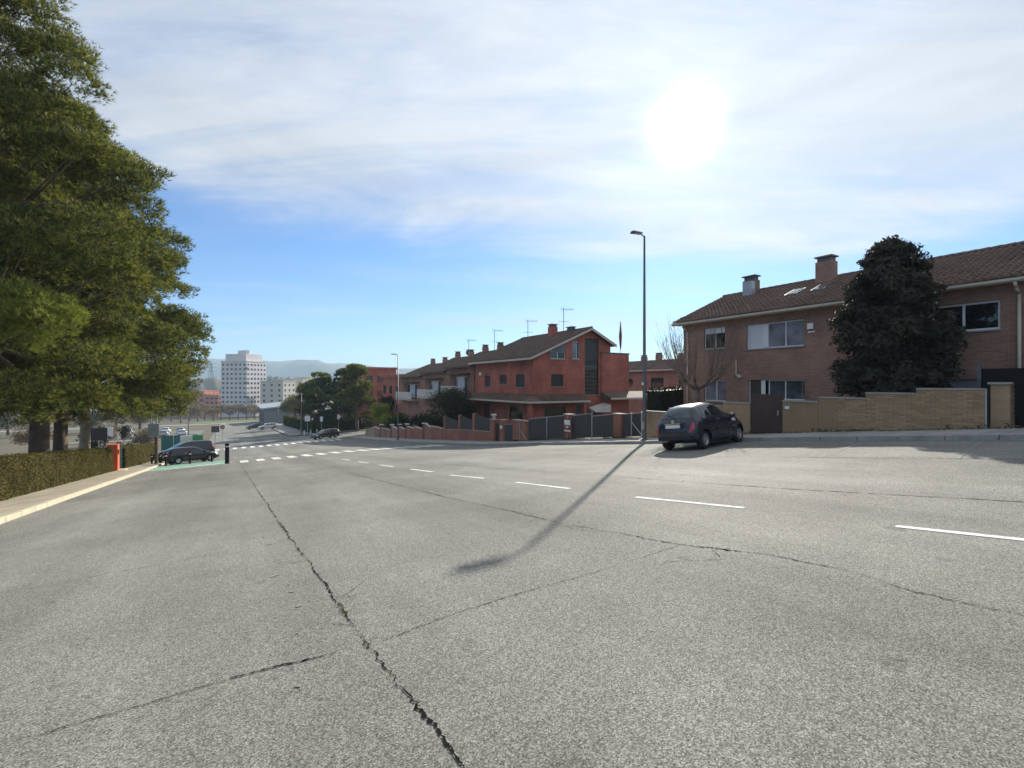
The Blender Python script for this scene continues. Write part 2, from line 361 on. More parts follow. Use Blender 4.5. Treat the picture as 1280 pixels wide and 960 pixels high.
M['clear_lens'] = glass('clear_lamp_lens', (.6, .62, .64), .08)
M['plate'] = surf('number_plate', (.72, .73, .75), 3, .05, .4, 0)
M['carglass'] = glass('car_window', (.018, .022, .026), .03)
M['carglass_rear'] = glass('car_rear_window_sky_tint', (.055, .07, .085), .05, 4)  # paler than the side glass: sky reflection put into the base colour
M['trim'] = surf('black_trim', (.018, .018, .02), 5, .2, .6, 0)
M['chrome'] = surf('chrome', (.7, .7, .72), 5, .05, .15, 0, metal=1)
M['tower'] = surf('pale_tower_render', (.64, .60, .60), .2, .12, .8, 0)
M['cream'] = surf('cream_render', (.56, .52, .46), .2, .1, .8, 0)
M['redblock'] = surf('orange_brick_render', (.55, .23, .14), .3, .2, .8, 0)
M['farwin'] = glass('far_window', (.035, .038, .045), .15)
M['sheet'] = surf('grey_sheet_metal', (.20, .20, .21), .5, .15, .5, .05)
M['mount'] = surf('mountain_scrub', (.07, .085, .05), .004, .3, 1, 0)
M['hill'] = surf('brown_hill_scrub', (.12, .105, .07), .03, .35, 1, 0)
M['flag'] = surf('red_flag_cloth', (.22, .05, .045), 4, .2, .8, 0)
M['bin'] = surf('green_plastic', (.03, .22, .09), 3, .15, .5, 0)
M['signblue'] = surf('grey_sign_back', (.25, .28, .30), 3, .1, .5, 0)
M['signdark'] = surf('dark_board', (.07, .055, .065), 3, .1, .6, 0)
M['teal'] = surf('teal_screen', (.03, .14, .13), 3, .2, .7, .1)

# ------------------------------------------------------------------ terrain, road, pavements
def sheet(name, ws, ss, dz, mat, zf=None, kind='structure', parent=None):
    W_, S_ = np.meshgrid(ws, ss); Z = (zf or g)(W_, S_) + dz
    V = np.stack([W_, S_, Z], -1).reshape(-1, 3); n = len(ws); m_ = len(ss)
    i = np.arange((m_ - 1) * (n - 1)); a = (i // (n - 1)) * n + i % (n - 1)
    o = link(name, np_mesh(name, V, np.stack([a, a + 1, a + n + 1, a + n], 1), True), parent, (mat,))
    if kind: o['kind'] = kind
    return o
def spaced(*segs):
    out = []
    for a, b, st in segs: out += list(np.arange(a, b, st))
    return np.array(out + [segs[-1][1]])
def far_z(w, s):
    d = np.hypot(w, s); return g(w, s)
sheet('terrain', spaced((-3400, -600, 200), (-600, -120, 30), (-120, -20, 5), (-20, 60, 1.25), (60, 120, 5), (120, 600, 30), (600, 3400, 200)),
      spaced((-600, -60, 60), (-60, 120, 1.5), (120, 450, 10), (450, 3500, 150)), -.07, M['ground'])
KR, KL = 15.7, -4.65
ss_road = spaced((-40, 100, .75))
sheet('road', spaced((KL, KR, .55)), spaced((-40, 78, .75)), 0, M['asphalt'])
sheet('crossing_street', spaced((-4.65, 60, 1.2)), spaced((78, 92, 1)), 0, M['asphalt'])
sheet('lower_road', spaced((-3.5, 8.5, 1)), spaced((92, 260, 3)), 0, M['asphalt'])
sheet('far_street', spaced((-120, 60, 5)), spaced((205, 216, 2)), .02, M['pave_r'])
sheet('car_park', spaced((-26, -6, 2)), spaced((112, 152, 3)), .0, M['asphalt'])
sheet('pavement_right', spaced((KR + .15, 17.95, .45)), spaced((-40, 76, .75)), .13, M['pave_r'])
sheet('pavement_left', spaced((-6.55, KL - .15, .35)), spaced((-40, 74, .75)), .13, M['pave_l'])
sheet('pavement_far', spaced((8.6, 50, 1.2)), spaced((92.2, 94.6, .6)), .13, M['pave_r'])
sheet('pavement_lower', spaced((8.6, 12.6, .5)), spaced((94.6, 176, 3)), .13, M['pave_r'])
sheet('garden_ground', spaced((18.1, 48, 1)), spaced((-20, 74, 1)), .12, M['soil'])
sheet('park_lawn', spaced((-14, 9, 2)), spaced((217, 262, 3)), .03, M['grass'])

def kerb(name, w, s0, s1, mat, wid=.15):
    root = thing(name, None, None); root['kind'] = 'structure'
    me = {}
    k = 0; s = s0
    while s < s1:
        z0, z1 = G(w, s), G(w, s + 1.0); sl = round((z1 - z0) / 1.0, 3)
        if sl not in me:
            mb = MB(); mb.sbox(-wid / 2, wid / 2, .006, .992, -.1, -.1 + sl, .135, .135 + sl)
            me[sl] = mb.mesh('kerb_stone', bevel=.012); me[sl].materials.append(mat)
        o = link('kerb_stone', me[sl], root); o.location = (w, s, z0 + random.uniform(-.006, .006)); s += 1.0
    return root
kerb('kerb_right', KR + .075, -6, 76, M['kerb'])
kerb('kerb_left', KL - .075, 4, 62, M['kerb_l'])

def strip(name, pts, wid, mat, dz=.005, jit=.0, step=.06, parent=None, taper=True, kind=None):
    """irregular band that follows the road surface through a list of (w, s)"""
    P = np.array(pts, float); d = np.r_[0, np.cumsum(np.hypot(*np.diff(P, axis=0).T))]
    n = max(2, int(d[-1] / step)); t = np.linspace(0, d[-1], n); w = np.interp(t, d, P[:, 0]); s = np.interp(t, d, P[:, 1])
    if jit:
        def walk(a, k): x = np.convolve(rng.normal(0, 1, n + 2 * k), np.ones(k) / k, 'same')[k:-k]; return x / (x.std() + 1e-6) * a
        w = w + walk(jit * .6, 3) + walk(jit * .5, 9) + walk(jit * .45, 61); s = s + walk(jit * .5, 3)
    tx = np.gradient(w); ty = np.gradient(s); L = np.hypot(tx, ty) + 1e-9; nx, ny = -ty / L, tx / L
    h = np.full(n, wid / 2)
    if jit: h = h * np.clip(rng.normal(1, .5, n), .15, 2.4) * np.clip(1 + .45 * np.sin(np.linspace(0, n * .031, n)) + .35 * np.sin(np.linspace(0, n * .11, n)), .35, 1.7)
    A = np.stack([w + nx * h, s + ny * h], 1); B = np.stack([w - nx * h, s - ny * h], 1)
    V = np.concatenate([np.c_[A, g(A[:, 0], A[:, 1]) + dz], np.c_[B, g(B[:, 0], B[:, 1]) + dz]])
    i = np.arange(n - 1); F = np.stack([i, i + n, i + 1 + n, i + 1], 1)
    o = link(name, np_mesh(name, V, F), parent, (mat,))
    if kind: o['kind'] = kind
    return o
strip('road_crack', [(.93, 1.2), (.9, 2), (.87, 2.8), (.84, 3.7), (.81, 5.4), (.74, 9.4), (.66, 16.9), (.5, 33), (.42, 40)], .0095, M['crack'], .006, .012, .016, kind='structure')
strip('road_crack', [(4.5, -.5), (4.48, 1), (4.46, 1.6), (4.62, 2.1), (4.6, 2.85), (4.3, 3.7), (4.2, 4.7), (4.05, 5.6), (4.02, 7.5), (3.9, 9.3), (3.85, 12.5), (3.75, 18)], .0095, M['crack'], .006, .012, .016, kind='structure')
strip('road_crack', [(-3.6, 3.66), (-1.08, 3.62), (-.57, 3.6), (.05, 3.61), (.63, 3.53)], .008, M['crack'], .006, .012, .016, kind='structure')
strip('road_crack', [(.96, 3.5), (1.5, 3.59), (2.1, 3.62), (2.96, 3.6), (4.26, 3.65)], .005, M['crack'], .006, .01, .016, kind='structure')
strip('road_crack', [(-3.5, 7.9), (-2.1, 7.7), (-.6, 7.75), (.6, 7.8)], .008, M['faint_line'], .006, .02, .04, kind='structure')
for k_ in range(16):      # hairline side branches off the long cracks
    s_ = random.uniform(2, 14); a_ = .84 if k_ % 2 else 4.2; q_ = random.choice((-1, 1)) * random.uniform(.12, .5)
    strip('road_crack', [(a_ - .012 * s_ * (.6 if a_ < 1 else 1) + .05, s_), (a_ + q_ * .5, s_ + random.uniform(-.1, .25)), (a_ + q_, s_ + random.uniform(-.1, .5))], .0035, M['crack'], .0055, .008, .02, kind='structure')
strip('road_crack', [(4.0, 7.9), (6.2, 7.7)], .006, M['joint'], .006, .02, .04, kind='structure')
strip('road_joint', [(8.65, 1.5), (8.1, 4.6), (7.8, 7.8), (7.3, 12.6), (7.0, 20), (6.9, 30)], .018, M['joint'], .006, .008, .05, kind='structure')
strip('road_joint', [(12.5, 2.0), (11.74, 7.2), (11.3, 9.9), (11.0, 16), (10.9, 26)], .02, M['joint'], .006, .008, .05, kind='structure')
# painted markings
cl = thing('centre_line', None, None); cl['kind'] = 'structure'
for a, b in [((6.47, 2.49), (6.62, 1.3)), ((6.13, 6.18), (6.39, 4.29)), ((5.93, 9.95), (6.06, 7.98)), ((5.63, 13.28), (5.85, 11.5)),
             ((5.58, 16.81), (5.68, 14.84)), ((5.47, 20.5), (5.52, 18.7)), ((5.4, 24.2), (5.44, 22.4)), ((5.35, 28), (5.38, 26.1)), ((6.75, -.5), (6.98, -2.4))]:
    strip('dash', [a, b], .105, M['white_line'], .005, 0, .2, cl)
def zebra(s0, s1, w0, w1, name='zebra_crossing'):
    z = thing(name, None, None); z['kind'] = 'structure'
    w = w0
    while w < w1:
        strip('stripe', [(w, s0), (w, s1)], .5, M['white_line'], .005, 0, .5, z); w += 1.0
zebra(36.3, 39.8, .75, 15.2)
zebra(71, 74.5, -3.6, 14)
strip('stop_line', [(-3.4, 92.5), (10.3, 92.5)], .5, M['white_line'], .005, 0, .5, kind='structure')
for w0, w1, s in [(12.2, 15.4, 4.2), (11.9, 15.3, 6.6), (12.3, 15.5, 9.1), (12.1, 14.6, 14.6), (12.2, 14.8, 17.6)]:
    strip('parking_line', [(w0, s - .5), (w1, s)], .07, M['ghost_line'], .005, 0, .2, kind='structure')
gp = thing('green_painted_bay', None, None); gp['kind'] = 'structure'
o = sheet('green_paint', spaced((-4.6, -.25, .4)), spaced((36.6, 44.2, .6)), .005, M['green_line'], kind=None, parent=gp)
for i in range(7): strip('white_hatch', [(-4.3 + i * .62, 37.0), (-3.7 + i * .62, 39.2)], .2, M['white_line'], .010, 0, .4, gp)
fl = thing('worn_paint_flakes', None, None); fl['kind'] = 'structure'
for i in range(9):
    s = 3.1 + i * .75 + random.uniform(-.2, .2); strip('paint_flake', [(.42 + random.uniform(-.05, .05), s), (.45, s + random.uniform(.04, .09))], random.uniform(.02, .05), M['faint_line'], .006, .01, .02, fl)

# ------------------------------------------------------------------ building helpers
def pt(axis, c, a, z, off): return (c + off, a, z) if axis == 'w' else (a, c + off, z)
def wall_face(mb, axis, c, a0, a1, z0, z1, holes=(), d=.16):
    ca = sorted({a0, a1, *[h[0] for h in holes], *[h[1] for h in holes]}); cz = sorted({z0, z1, *[h[2] for h in holes], *[h[3] for h in holes]})
    for i in range(len(ca) - 1):
        for j in range(len(cz) - 1):
            am, zm = (ca[i] + ca[i + 1]) / 2, (cz[j] + cz[j + 1]) / 2
            if any(h[0] < am < h[1] and h[2] < zm < h[3] for h in holes): continue
            mb.quad(*[pt(axis, c, a, z, 0) for a, z in ((ca[i], cz[j]), (ca[i + 1], cz[j]), (ca[i + 1], cz[j + 1]), (ca[i], cz[j + 1]))])
    for h0, h1, h2, h3 in holes:
        for (a, z), (b, y) in (((h0, h2), (h1, h2)), ((h1, h2), (h1, h3)), ((h1, h3), (h0, h3)), ((h0, h3), (h0, h2))):
            mb.quad(pt(axis, c, a, z, 0), pt(axis, c, b, y, 0), pt(axis, c, b, y, d), pt(axis, c, a, z, d))
def bx(mb, axis, c, a0, a1, z0, z1, o0, o1):
    return mb.box(c + o0, c + o1, a0, a1, z0, z1) if axis == 'w' else mb.box(a0, a1, c + o0, c + o1, z0, z1)
def window(parent, axis, c, a0, a1, z0, z1, panes=((0, .5, 'pane'), (.5, 1, 'pane')), fm='frame', rec=.09, sill=True, name='window', fw=.05):
    """frame bars recessed into the opening, panes as sub-parts; fractions run along the axis"""
    mb = MB(); W_ = a1 - a0
    e = .003
    bx(mb, axis, c, a0 + e, a1 - e, z0 + e, z0 + fw, rec, rec + .05); bx(mb, axis, c, a0 + e, a1 - e, z1 - fw, z1 - e, rec, rec + .05)
    cuts = sorted({p[0] for p in panes} | {p[1] for p in panes})
    for q in cuts:
        a = a0 + q * W_; l, r = (a + e, a + fw) if q == 0 else (a - fw, a - e) if q == 1 else (a - fw / 2, a + fw / 2)
        bx(mb, axis, c, l, r, z0 + fw, z1 - fw, rec + .001, rec + .049)
    w_ = mb.build(name, M[fm], parent)
    for q0, q1, mt in panes:
        m2 = MB(); bx(m2, axis, c, a0 + q0 * W_ + .02, a0 + q1 * W_ - .02, z0 + .02, z1 - .02, rec + .02, rec + .035)
        m2.build('shutter' if 'shutter' in mt else 'pane', M[mt], w_)
        if 'shutter' in mt:
            m3 = MB(); z = z0 + .05
            while z < z1 - .06: bx(m3, axis, c, a0 + q0 * W_ + .03, a0 + q1 * W_ - .03, z, z + .038, rec + .006, rec + .019); z += .05
            s_ = m3.build('shutter_slats', M[mt], w_); s_['kind'] = 'stuff'
    if sill:
        m2 = MB(); bx(m2, axis, c, a0 - .05, a1 + .05, z0 - .05, z0 - .004, -.06, rec - .004); m2.build('sill', M['coping'], w_)
    back = MB(); bx(back, axis, c, a0 + .004, a1 - .004, z0 + .004, z1 - .004, rec + .055, rec + .065); back.build('dark_room_backing', M['black'], w_)  # black sheet behind the panes stands in for the unlit room
    return w_
def tiles(name, parent, p0, along, up, length, slope_len, mat, tw=.23, tl=.38, kind='stuff', lift=.02):
    """barrel tiles laid in overlapping courses on a roof plane: p0 eave corner, along/up unit vectors"""
    A = np.array(along, float); U = np.array(up, float); Nn = np.cross(A, U); Nn = Nn if Nn[2] > 0 else -Nn
    nc = int(length / tw); tw = length / nc; nr = int(slope_len / (tl * .82)) + 1; st = slope_len / nr
    prof = [(0, 0), (.18, .045), (.36, .066), (.54, .045), (.72, 0), (.86, -.012), (1, 0)]
    k = len(prof); base = []
    for j, (lift_, uu) in enumerate(((.034, 0), (.008, st * 1.12))):
        for q, h in prof: base.append((q * tw, uu, h + lift_ + lift))
    for q, h in prof: base.append((q * tw, .002, h * .2 - .01 + lift))      # front lip
    base = np.array(base); Ff = [[i, i + 1, i + 1 + k, i + k] for i in range(k - 1)] + [[i + 2 * k, i + 1 + 2 * k, i + 1, i] for i in range(k - 1)]
    Ff = np.array(Ff); C, Rr = np.meshgrid(np.arange(nc), np.arange(nr)); C = C.ravel(); Rr = Rr.ravel(); n = len(C)
    j1 = rng.normal(0, .006, n); j2 = rng.normal(0, .012, n)
    a = base[None, :, 0] + (C * tw)[:, None]; u = base[None, :, 1] + (Rr * st + j2)[:, None]; h = base[None, :, 2] + j1[:, None]
    V = np.array(p0)[None, None] + a[..., None] * A + u[..., None] * U + h[..., None] * Nn
    F = (Ff[None] + (np.arange(n) * len(base))[:, None, None]).reshape(-1, 4)
    root = parent
    while root.parent is not None: root = root.parent
    V = V.reshape(-1, 3) - np.array(ORG.get(root.name, (0, 0, 0)))
    o = link(name, np_mesh(name, V, F), parent, (mat,)); o['kind'] = kind; return o
def unit(a, b): v = Vector(b) - Vector(a); return tuple(v.normalized()), v.length
def ridge_caps(parent, w, s0, s1, z, mat):
    root = MB(); s = s0
    while s < s1:
        n = 7
        v = []; e = min(s + .42, s1)
        for j, (ss, rr) in enumerate(((s, .15), (e, .125))):
            for i in range(n): t = math.pi * i / (n - 1); v.append((w + rr * math.cos(t) * 1.1, ss, z + rr * math.sin(t) * .8))
        root.add(v, [(i, i + 1, i + 1 + n, i + n) for i in range(n - 1)] + [tuple(range(n))]); s += .38
    o = root.build('ridge_tiles', mat, parent); o['kind'] = 'stuff'; return o
def chimney(parent, w, s, z0, z1, sw, sl, mat, cap=True):
    mb = MB(); mb.box(w - sw / 2, w + sw / 2, s - sl / 2, s + sl / 2, z0, z1 - .28); c_ = mb.build('chimney', mat, parent)
    mb = MB(); mb.box(w - sw / 2 + .06, w + sw / 2 - .06, s - sl / 2 + .06, s + sl / 2 - .06, z1 - .277, z1 - .07); mb.build('flue', M['darkmetal'], c_)
    mb = MB(); mb.box(w - sw / 2 - .04, w + sw / 2 + .04, s - sl / 2 - .04, s + sl / 2 + .04, z1 - .067, z1); mb.build('cap', mat, c_)
    return c_
def antenna(label, w, s, z0, z1, dish=False):
    o = world_thing('roof_antenna', label, 'antenna', (w, s, z0), 'aerials on the terrace roofs')
    MB().tube((w, s, z0), (w, s, z1), .03, .03, 6).build('mast', M['darkmetal'], o)
    dx, dy = .863, -.505
    mb = MB(); mb.tube((w - .25 * dx, s - .25 * dy, z1 - .1), (w + 1.0 * dx, s + 1.0 * dy, z1 - .12), .022, .022, 5)
    for k in range(6):
        q = -.2 + k * .22; mb.tube((w + q * dx, s + q * dy, z1 - .1 - .28 + .03 * k), (w + q * dx, s + q * dy, z1 - .1 + .28 - .03 * k), .012, .012, 4)
    mb.build('boom', M['metal'], o)
    zz = z0 + (z1 - z0) * .45
    MB().tube((w - .55 * dx, s - .55 * dy, zz), (w + .5 * dx, s + .5 * dy, zz), .02, .02, 5).build('cross_arm', M['metal'], o)
    if dish: MB().lathe([(0, .0), (.25, .03), (.42, .12)], (w, s - .1, z0 + .65), 'y', 14).build('dish', M['darkmetal'], o)

# ------------------------------------------------------------------ brown brick house on the right
def house_right():
    H_ = world_thing('brown_brick_house', 'long two-storey brown brick house with tiled roof behind the yellow wall', 'house', (26.5, 8, G(22, 8)))
    F = 22.5; S0, S1 = -4.0, 18.9; zb, zt = -2.2, 4.98
    wins = [(16.22, 17.51, 3.45, 4.59), (12.16, 14.99, 3.30, 4.52), (12.12, 13.98, .80, 1.75), (16.17, 17.51, .62, 1.75), (5.70, 7.55, 3.42, 4.42), (1.2, 3.0, 3.42, 4.42)]
    door = (13.98, 14.87, -.55, 1.75); garage = (5.55, 8.4, -.35, 1.72)
    mb = MB(); wall_face(mb, 'w', F, S0, S1, zb, zt, wins + [door, garage])
    mb.quad((F, S1, zb), (31, S1, zb), (31, S1, zt), (F, S1, zt)); mb.quad((F, S0, zb), (31, S0, zb), (31, S0, zt), (F, S0, zt))
    mb.quad((31, S0, zb), (31, S1, zb), (31, S1, zt), (31, S0, zt))
    for s in (S0, S1): mb.add([(F, s, zt), (31, s, zt), (26.6, s, 6.95)], [(0, 1, 2)])
    mb.build('wall', M['brickA'], H_)
    window(H_, 'w', F, *wins[0], panes=((0, .48, 'pane'), (.48, 1, 'pane')))
    mb = MB(); bx(mb, 'w', F, 16.27, 17.46, 4.28, 4.54, .07, .085); mb.build('half_lowered_blind', M['shutter'], H_)
    window(H_, 'w', F, *wins[1], panes=((0, .31, 'pane_c'), (.31, .61, 'pane_c'), (.61, 1, 'shutter')))
    mb = MB(); bx(mb, 'w', F, 13.88, 14.14, 3.36, 4.46, .05, .085); mb.build('shutter_guide', M['frame'], H_)
    window(H_, 'w', F, *wins[2], panes=((0, .5, 'pane_g'), (.5, .93, 'pane_g')))
    window(H_, 'w', F, *wins[3], panes=((0, .45, 'pane_c'), (.45, 1, 'pane_c')))
    window(H_, 'w', F, *wins[4], panes=((0, .52, 'pane'), (.52, 1, 'pane')), fw=.07)
    window(H_, 'w', F, *wins[5], panes=((0, .5, 'pane'), (.5, 1, 'pane')))
    mb = MB(); bx(mb, 'w', F, door[0] + .28, door[1] - .03, door[2], door[3] - .03, .1, .14); d_ = mb.build('door', M['darkshutter'], H_)
    MB().box(F + .06, F + .1, 14.3, 14.34, .2, .4).build('handle', M['metal'], d_)
    mb = MB(); bx(mb, 'w', F, door[0] + .003, door[0] + .26, door[2], door[3] - .004, .06, .1); bx(mb, 'w', F, door[1] - .04, door[1] - .003, door[2], door[3] - .004, .06, .1); mb.build('door_frame', M['frame'], H_)
    gd = MB(); bx(gd, 'w', F, garage[0], garage[1], garage[2], garage[3], .1, .14); gdo = gd.build('garage_door', M['sheet'], H_)
    for k in range(5):
        mb = MB(); bx(mb, 'w', F, garage[0] + .05, garage[1] - .05, garage[2] + .05 + k * .4, garage[2] + .4 + k * .4, .085, .098); mb.build('panel', M['sheet'], gdo)
    # brick lintels and string courses
    for a0, a1, z0, z1 in wins:
        mb = MB(); bx(mb, 'w', F, a0 - .12, a1 + .12, z1 + .004, z1 + .15, -.012, .0); mb.build('lintel', M['brickA'], H_)
    # roof
    ez, ew, rz_, rw = 5.03, 21.98, 6.98, 26.6
    for sgn in (1, -1):
        e0 = (ew, S0 - .35, ez) if sgn > 0 else (2 * rw - ew, S0 - .35, ez)
        up, sl = unit(e0, (rw, S0 - .35, rz_))
        mb = MB(); a = Vector(e0); b = Vector((rw, S0 - .35, rz_)); L_ = S1 - S0 + .7
        off = Vector((0, L_, 0)); dn = Vector((0, 0, -.1))
        mb.hexa([a + dn, b + dn, a + dn + off, b + dn + off, a, b, a + off, b + off]); rf = mb.build('roof', M['tileB'], H_)
        tiles('roof_tiles', rf, e0, (0, 1, 0), up, L_, sl, M['tile'], .225, .36)
    ridge_caps(rf, rw, S0 - .35, S1 + .35, rz_ + .03, M['tile'])
    mb = MB(); mb.box(ew + .02, F + .01, S0 - .33, S1 + .33, 4.90, 4.95); mb.build('soffit', M['fascia'], H_)
    mb = MB(); mb.prism([(ew - .10, 5.0), (ew + .05, 5.0), (ew + .05, 4.87), (ew - .04, 4.87), (ew - .10, 4.92)], S0 - .35, S1 + .35, 'y'); gu = mb.build('gutter', M['fascia'], H_)
    for s in (5.22, 18.55):
        mb = MB(); mb.path([(ew - .03, s, 4.87), (ew + .1, s, 4.70), (F - .09, s, 4.55), (F - .09, s, G(F, s) - .1)], [.05, .05, .05, .05], 8); mb.build('downpipe', M['pipe'], H_, True)
    mb = MB(); mb.path([(F - .05, 15.52, 2.85), (F - .05, 15.52, 2.02), (F - .05, 15.3, 1.98)], [.045, .045, .05], 6); mb.box(F - .12, F - .01, 15.2, 15.42, 1.88, 2.0); mb.build('boiler_pipe', M['pipe'], H_)
    mb = MB(); mb.box(F - .09, F - .005, 11.72, 11.98, 4.02, 4.28); al = mb.build('alarm_box', M['white'], H_)
    MB().box(F - .05, F - .005, 11.66, 11.96, 3.86, 3.92).build('name_plate', M['white'], H_)
    c1 = chimney(H_, 26.2, 17.15, 6.2, 7.85, .5, .75, M['brickA']); MB().box(25.6, 25.95, 16.75, 17.3, 6.3, 7.45).build('flue_casing', M['metal'], c1)
    chimney(H_, 26.0, 12.95, 5.9, 8.0, .62, .75, M['brickA']); chimney(H_, 26.4, 1.5, 6.2, 8.1, .6, .8, M['brickA'])
    for w_, s in ((24.0, 12.1), (23.9, 13.3)):
        z = 5.03 + (w_ - ew) * (rz_ - ez) / (rw - ew); k = (rz_ - ez) / (rw - ew)
        mb = MB(); mb.hexa([(w_, s, z + .05), (w_ + .9, s, z + .05 + .9 * k), (w_, s + .6, z + .05), (w_ + .9, s + .6, z + .05 + .9 * k),
                            (w_, s, z + .16), (w_ + .9, s, z + .16 + .9 * k), (w_, s + .6, z + .16), (w_ + .9, s + .6, z + .16 + .9 * k)])
        sk = mb.build('skylight', M['darkmetal'], H_)
        mb = MB(); mb.hexa([(w_ + .07, s + .07, z + .165 + .07 * k), (w_ + .83, s + .07, z + .165 + .83 * k), (w_ + .07, s + .53, z + .165 + .07 * k), (w_ + .83, s + .53, z + .165 + .83 * k),
                            (w_ + .07, s + .07, z + .175 + .07 * k), (w_ + .83, s + .07, z + .175 + .83 * k), (w_ + .07, s + .53, z + .175 + .07 * k), (w_ + .83, s + .53, z + .175 + .83 * k)]); mb.build('pane', M['pane_g'], sk)
house_right()

# ------------------------------------------------------------------ red gabled house
def house_red():
    F, E = 22.5, 34.9; H_ = world_thing('red_brick_house', 'red brick gabled house with a tall dark glazed strip behind the grey fence', 'house', (28, 40, G(26, 40)))
    S1 = 46.35; zb = -5.5; ze = 3.9
    fw = [(42.81, 44.05, 1.27, 2.42), (39.51, 40.89, 1.55, 2.42), (36.3, 37.78, 1.27, 2.42), (36.6, 39.0, -1.75, -.45), (43.0, 44.6, -2.9, -.45)]
    gw = [(24.41, 25.72, 1.33, 2.41), (24.32, 25.99, 3.78, 4.45), (26.71, 27.62, 3.83, 5.45), (28.19, 29.81, .57, 5.80), (23.7, 26.0, -1.6, -.5), (27.2, 28.3, -2.6, -.35)]
    mb = MB(); wall_face(mb, 'w', F, E, S1, zb, ze, fw)
    # gable end: up to the eaves as cells, then the gable with its openings filled in strips
    def top(w): return 3.9 + (w - 22.3) * (6.55 - 3.9) / (28.56 - 22.3) if w < 28.56 else 6.55 - (w - 28.56) * .5
    cuts = sorted({F, 30.1, 28.56, *[x for h in gw for x in h[:2]]})
    wall_face(mb, 's', E, F, 30.1, zb, 3.7, [h if h[3] < 3.7 else (h[0], h[1], h[2], 3.7) for h in gw if h[2] < 3.7])
    for a, b in zip(cuts[:-1], cuts[1:]):
        m_ = (a + b) / 2; hs = [h for h in gw if h[0] < m_ < h[1] and h[3] > 3.7]
        lo = 3.7
        if hs:
            h = hs[0]
            if h[2] > 3.7: mb.quad((a, E, 3.7), (b, E, 3.7), (b, E, h[2]), (a, E, h[2]))
            lo = h[3]
        mb.add([(a, E, lo), (b, E, lo), (b, E, top(b)), (a, E, top(a))], [(0, 1, 2, 3)])
    for h in gw:
        if h[3] > 3.7:
            for (a, z), (b, y) in (((h[0], h[2]), (h[1], h[2])), ((h[1], h[2]), (h[1], h[3])), ((h[1], h[3]), (h[0], h[3])), ((h[0], h[3]), (h[0], h[2]))):
                mb.quad((a, E, z), (b, E, y), (b, E + .16, y), (a, E + .16, z))
    mb.quad((F, S1, zb), (31.3, S1, zb), (31.3, S1, 5.0), (F, S1, ze)); mb.quad((31.3, E + .3, zb), (31.3, S1, zb), (31.3, S1, 5.15), (31.3, E + .3, 5.15))
    mb.quad((30.1, E, 3.7), (31.3, E, 3.7), (31.3, E, 5.15), (30.1, E, top(30.1)))
    mb.build('wall', M['brickR'], H_)
    # flat-roofed wing
    mb = MB(); mb.box(30.1, 33.57, E - .12, 42, zb, 4.46); wg = mb.build('wing', M['brickR'], H_)
    MB().box(30.02, 33.65, E - .2, 42.1, 4.462, 4.55).build('parapet_cap', M['darkmetal'], wg)
    for i, h in enumerate(fw):
        if i < 3: window(H_, 'w', F, *h, panes=((0, 1, 'blackshutter'),), fm='darkframe')
        elif i == 3: window(H_, 'w', F, *h, panes=((0, .5, 'pane'), (.5, 1, 'pane')), fm='darkframe')
        else:
            mb = MB(); bx(mb, 'w', F, h[0], h[1], h[2], h[3], .1, .14); mb.build('door', M['gate'], H_)
    window(H_, 's', E, *gw[0], panes=((0, 1, 'blackshutter'),), fm='darkframe')
    window(H_, 's', E, *gw[1], panes=((0, .5, 'pane_g'), (.5, 1, 'pane')), fm='frame')
    mb = MB(); mb.add([(24.4, E - .004, 4.47), (25.99, E - .004, 4.47), (25.99, E - .004, 5.1), (24.4, E - .004, 4.55)], [(0, 1, 2, 3)]); mb.build('loft_light', M['pane_g'], H_)
    window(H_, 's', E, *gw[2], panes=((0, .62, 'pane_c'), (.62, 1, 'pane')), fm='frame')
    tg = window(H_, 's', E, gw[3][0], gw[3][1], gw[3][2], 3.35, panes=((0, 1, 'pane'),), fm='darkframe', name='tall_glazing')
    window(H_, 's', E, gw[3][0], gw[3][1], 3.36, 5.79, panes=((0, 1, 'darkframe'),), fm='darkframe', name='tall_glazing', sill=False)
    for k in range(7):
        MB().box(28.24, 29.76, E + .075, E + .09, .75 + k * .36, .79 + k * .36).build('glazing_bar', M['darkmetal'], tg)
    window(H_, 's', E, *gw[4], panes=((0, .5, 'pane'), (.5, 1, 'pane')), fm='darkframe')
    mb = MB(); bx(mb, 's', E, *gw[5], .1, .14); mb.build('door', M['gate'], H_)
    # main roof, both slopes
    ap = (28.56, 6.72); k = (6.72 - 3.82) / (28.56 - 21.85)
    for nm, (w0, z0), (w1, z1) in (('front', (21.85, 3.82), ap), ('rear', (31.55, 5.25), ap)):
        mb = MB(); a = Vector((w0, E - .55, z0)); b = Vector((w1, E - .55, z1)); off = Vector((0, S1 - E + .75, 0)); dn = Vector((0, 0, -.14))
        mb.hexa([a + dn, b + dn, a + dn + off, b + dn + off, a, b, a + off, b + off]); rf = mb.build('roof', M['tileB'], H_)
        up, sl = unit(a, b); tiles('roof_tiles', rf, tuple(a), (0, 1, 0), up, off.y, sl, M['tileB'], .26, .4)
        # barge board under the verge
        mb = MB(); a2 = a + Vector((0, -.06, -.02)); b2 = b + Vector((0, -.06, -.02)); o2 = Vector((0, .055, 0)); d2 = Vector((0, 0, -.2))
        mb.hexa([a2 + d2, b2 + d2, a2 + d2 + o2, b2 + d2 + o2, a2, b2, a2 + o2, b2 + o2]); mb.build('barge_board', M['fascia'], H_)
    ridge_caps(rf, ap[0], E - .55, S1 + .2, ap[1] + .02, M['tileB'])
    mb = MB(); mb.box(21.76, 21.84, E - .55, S1 + .2, 3.62, 3.80); mb.build('gutter', M['fascia'], H_)
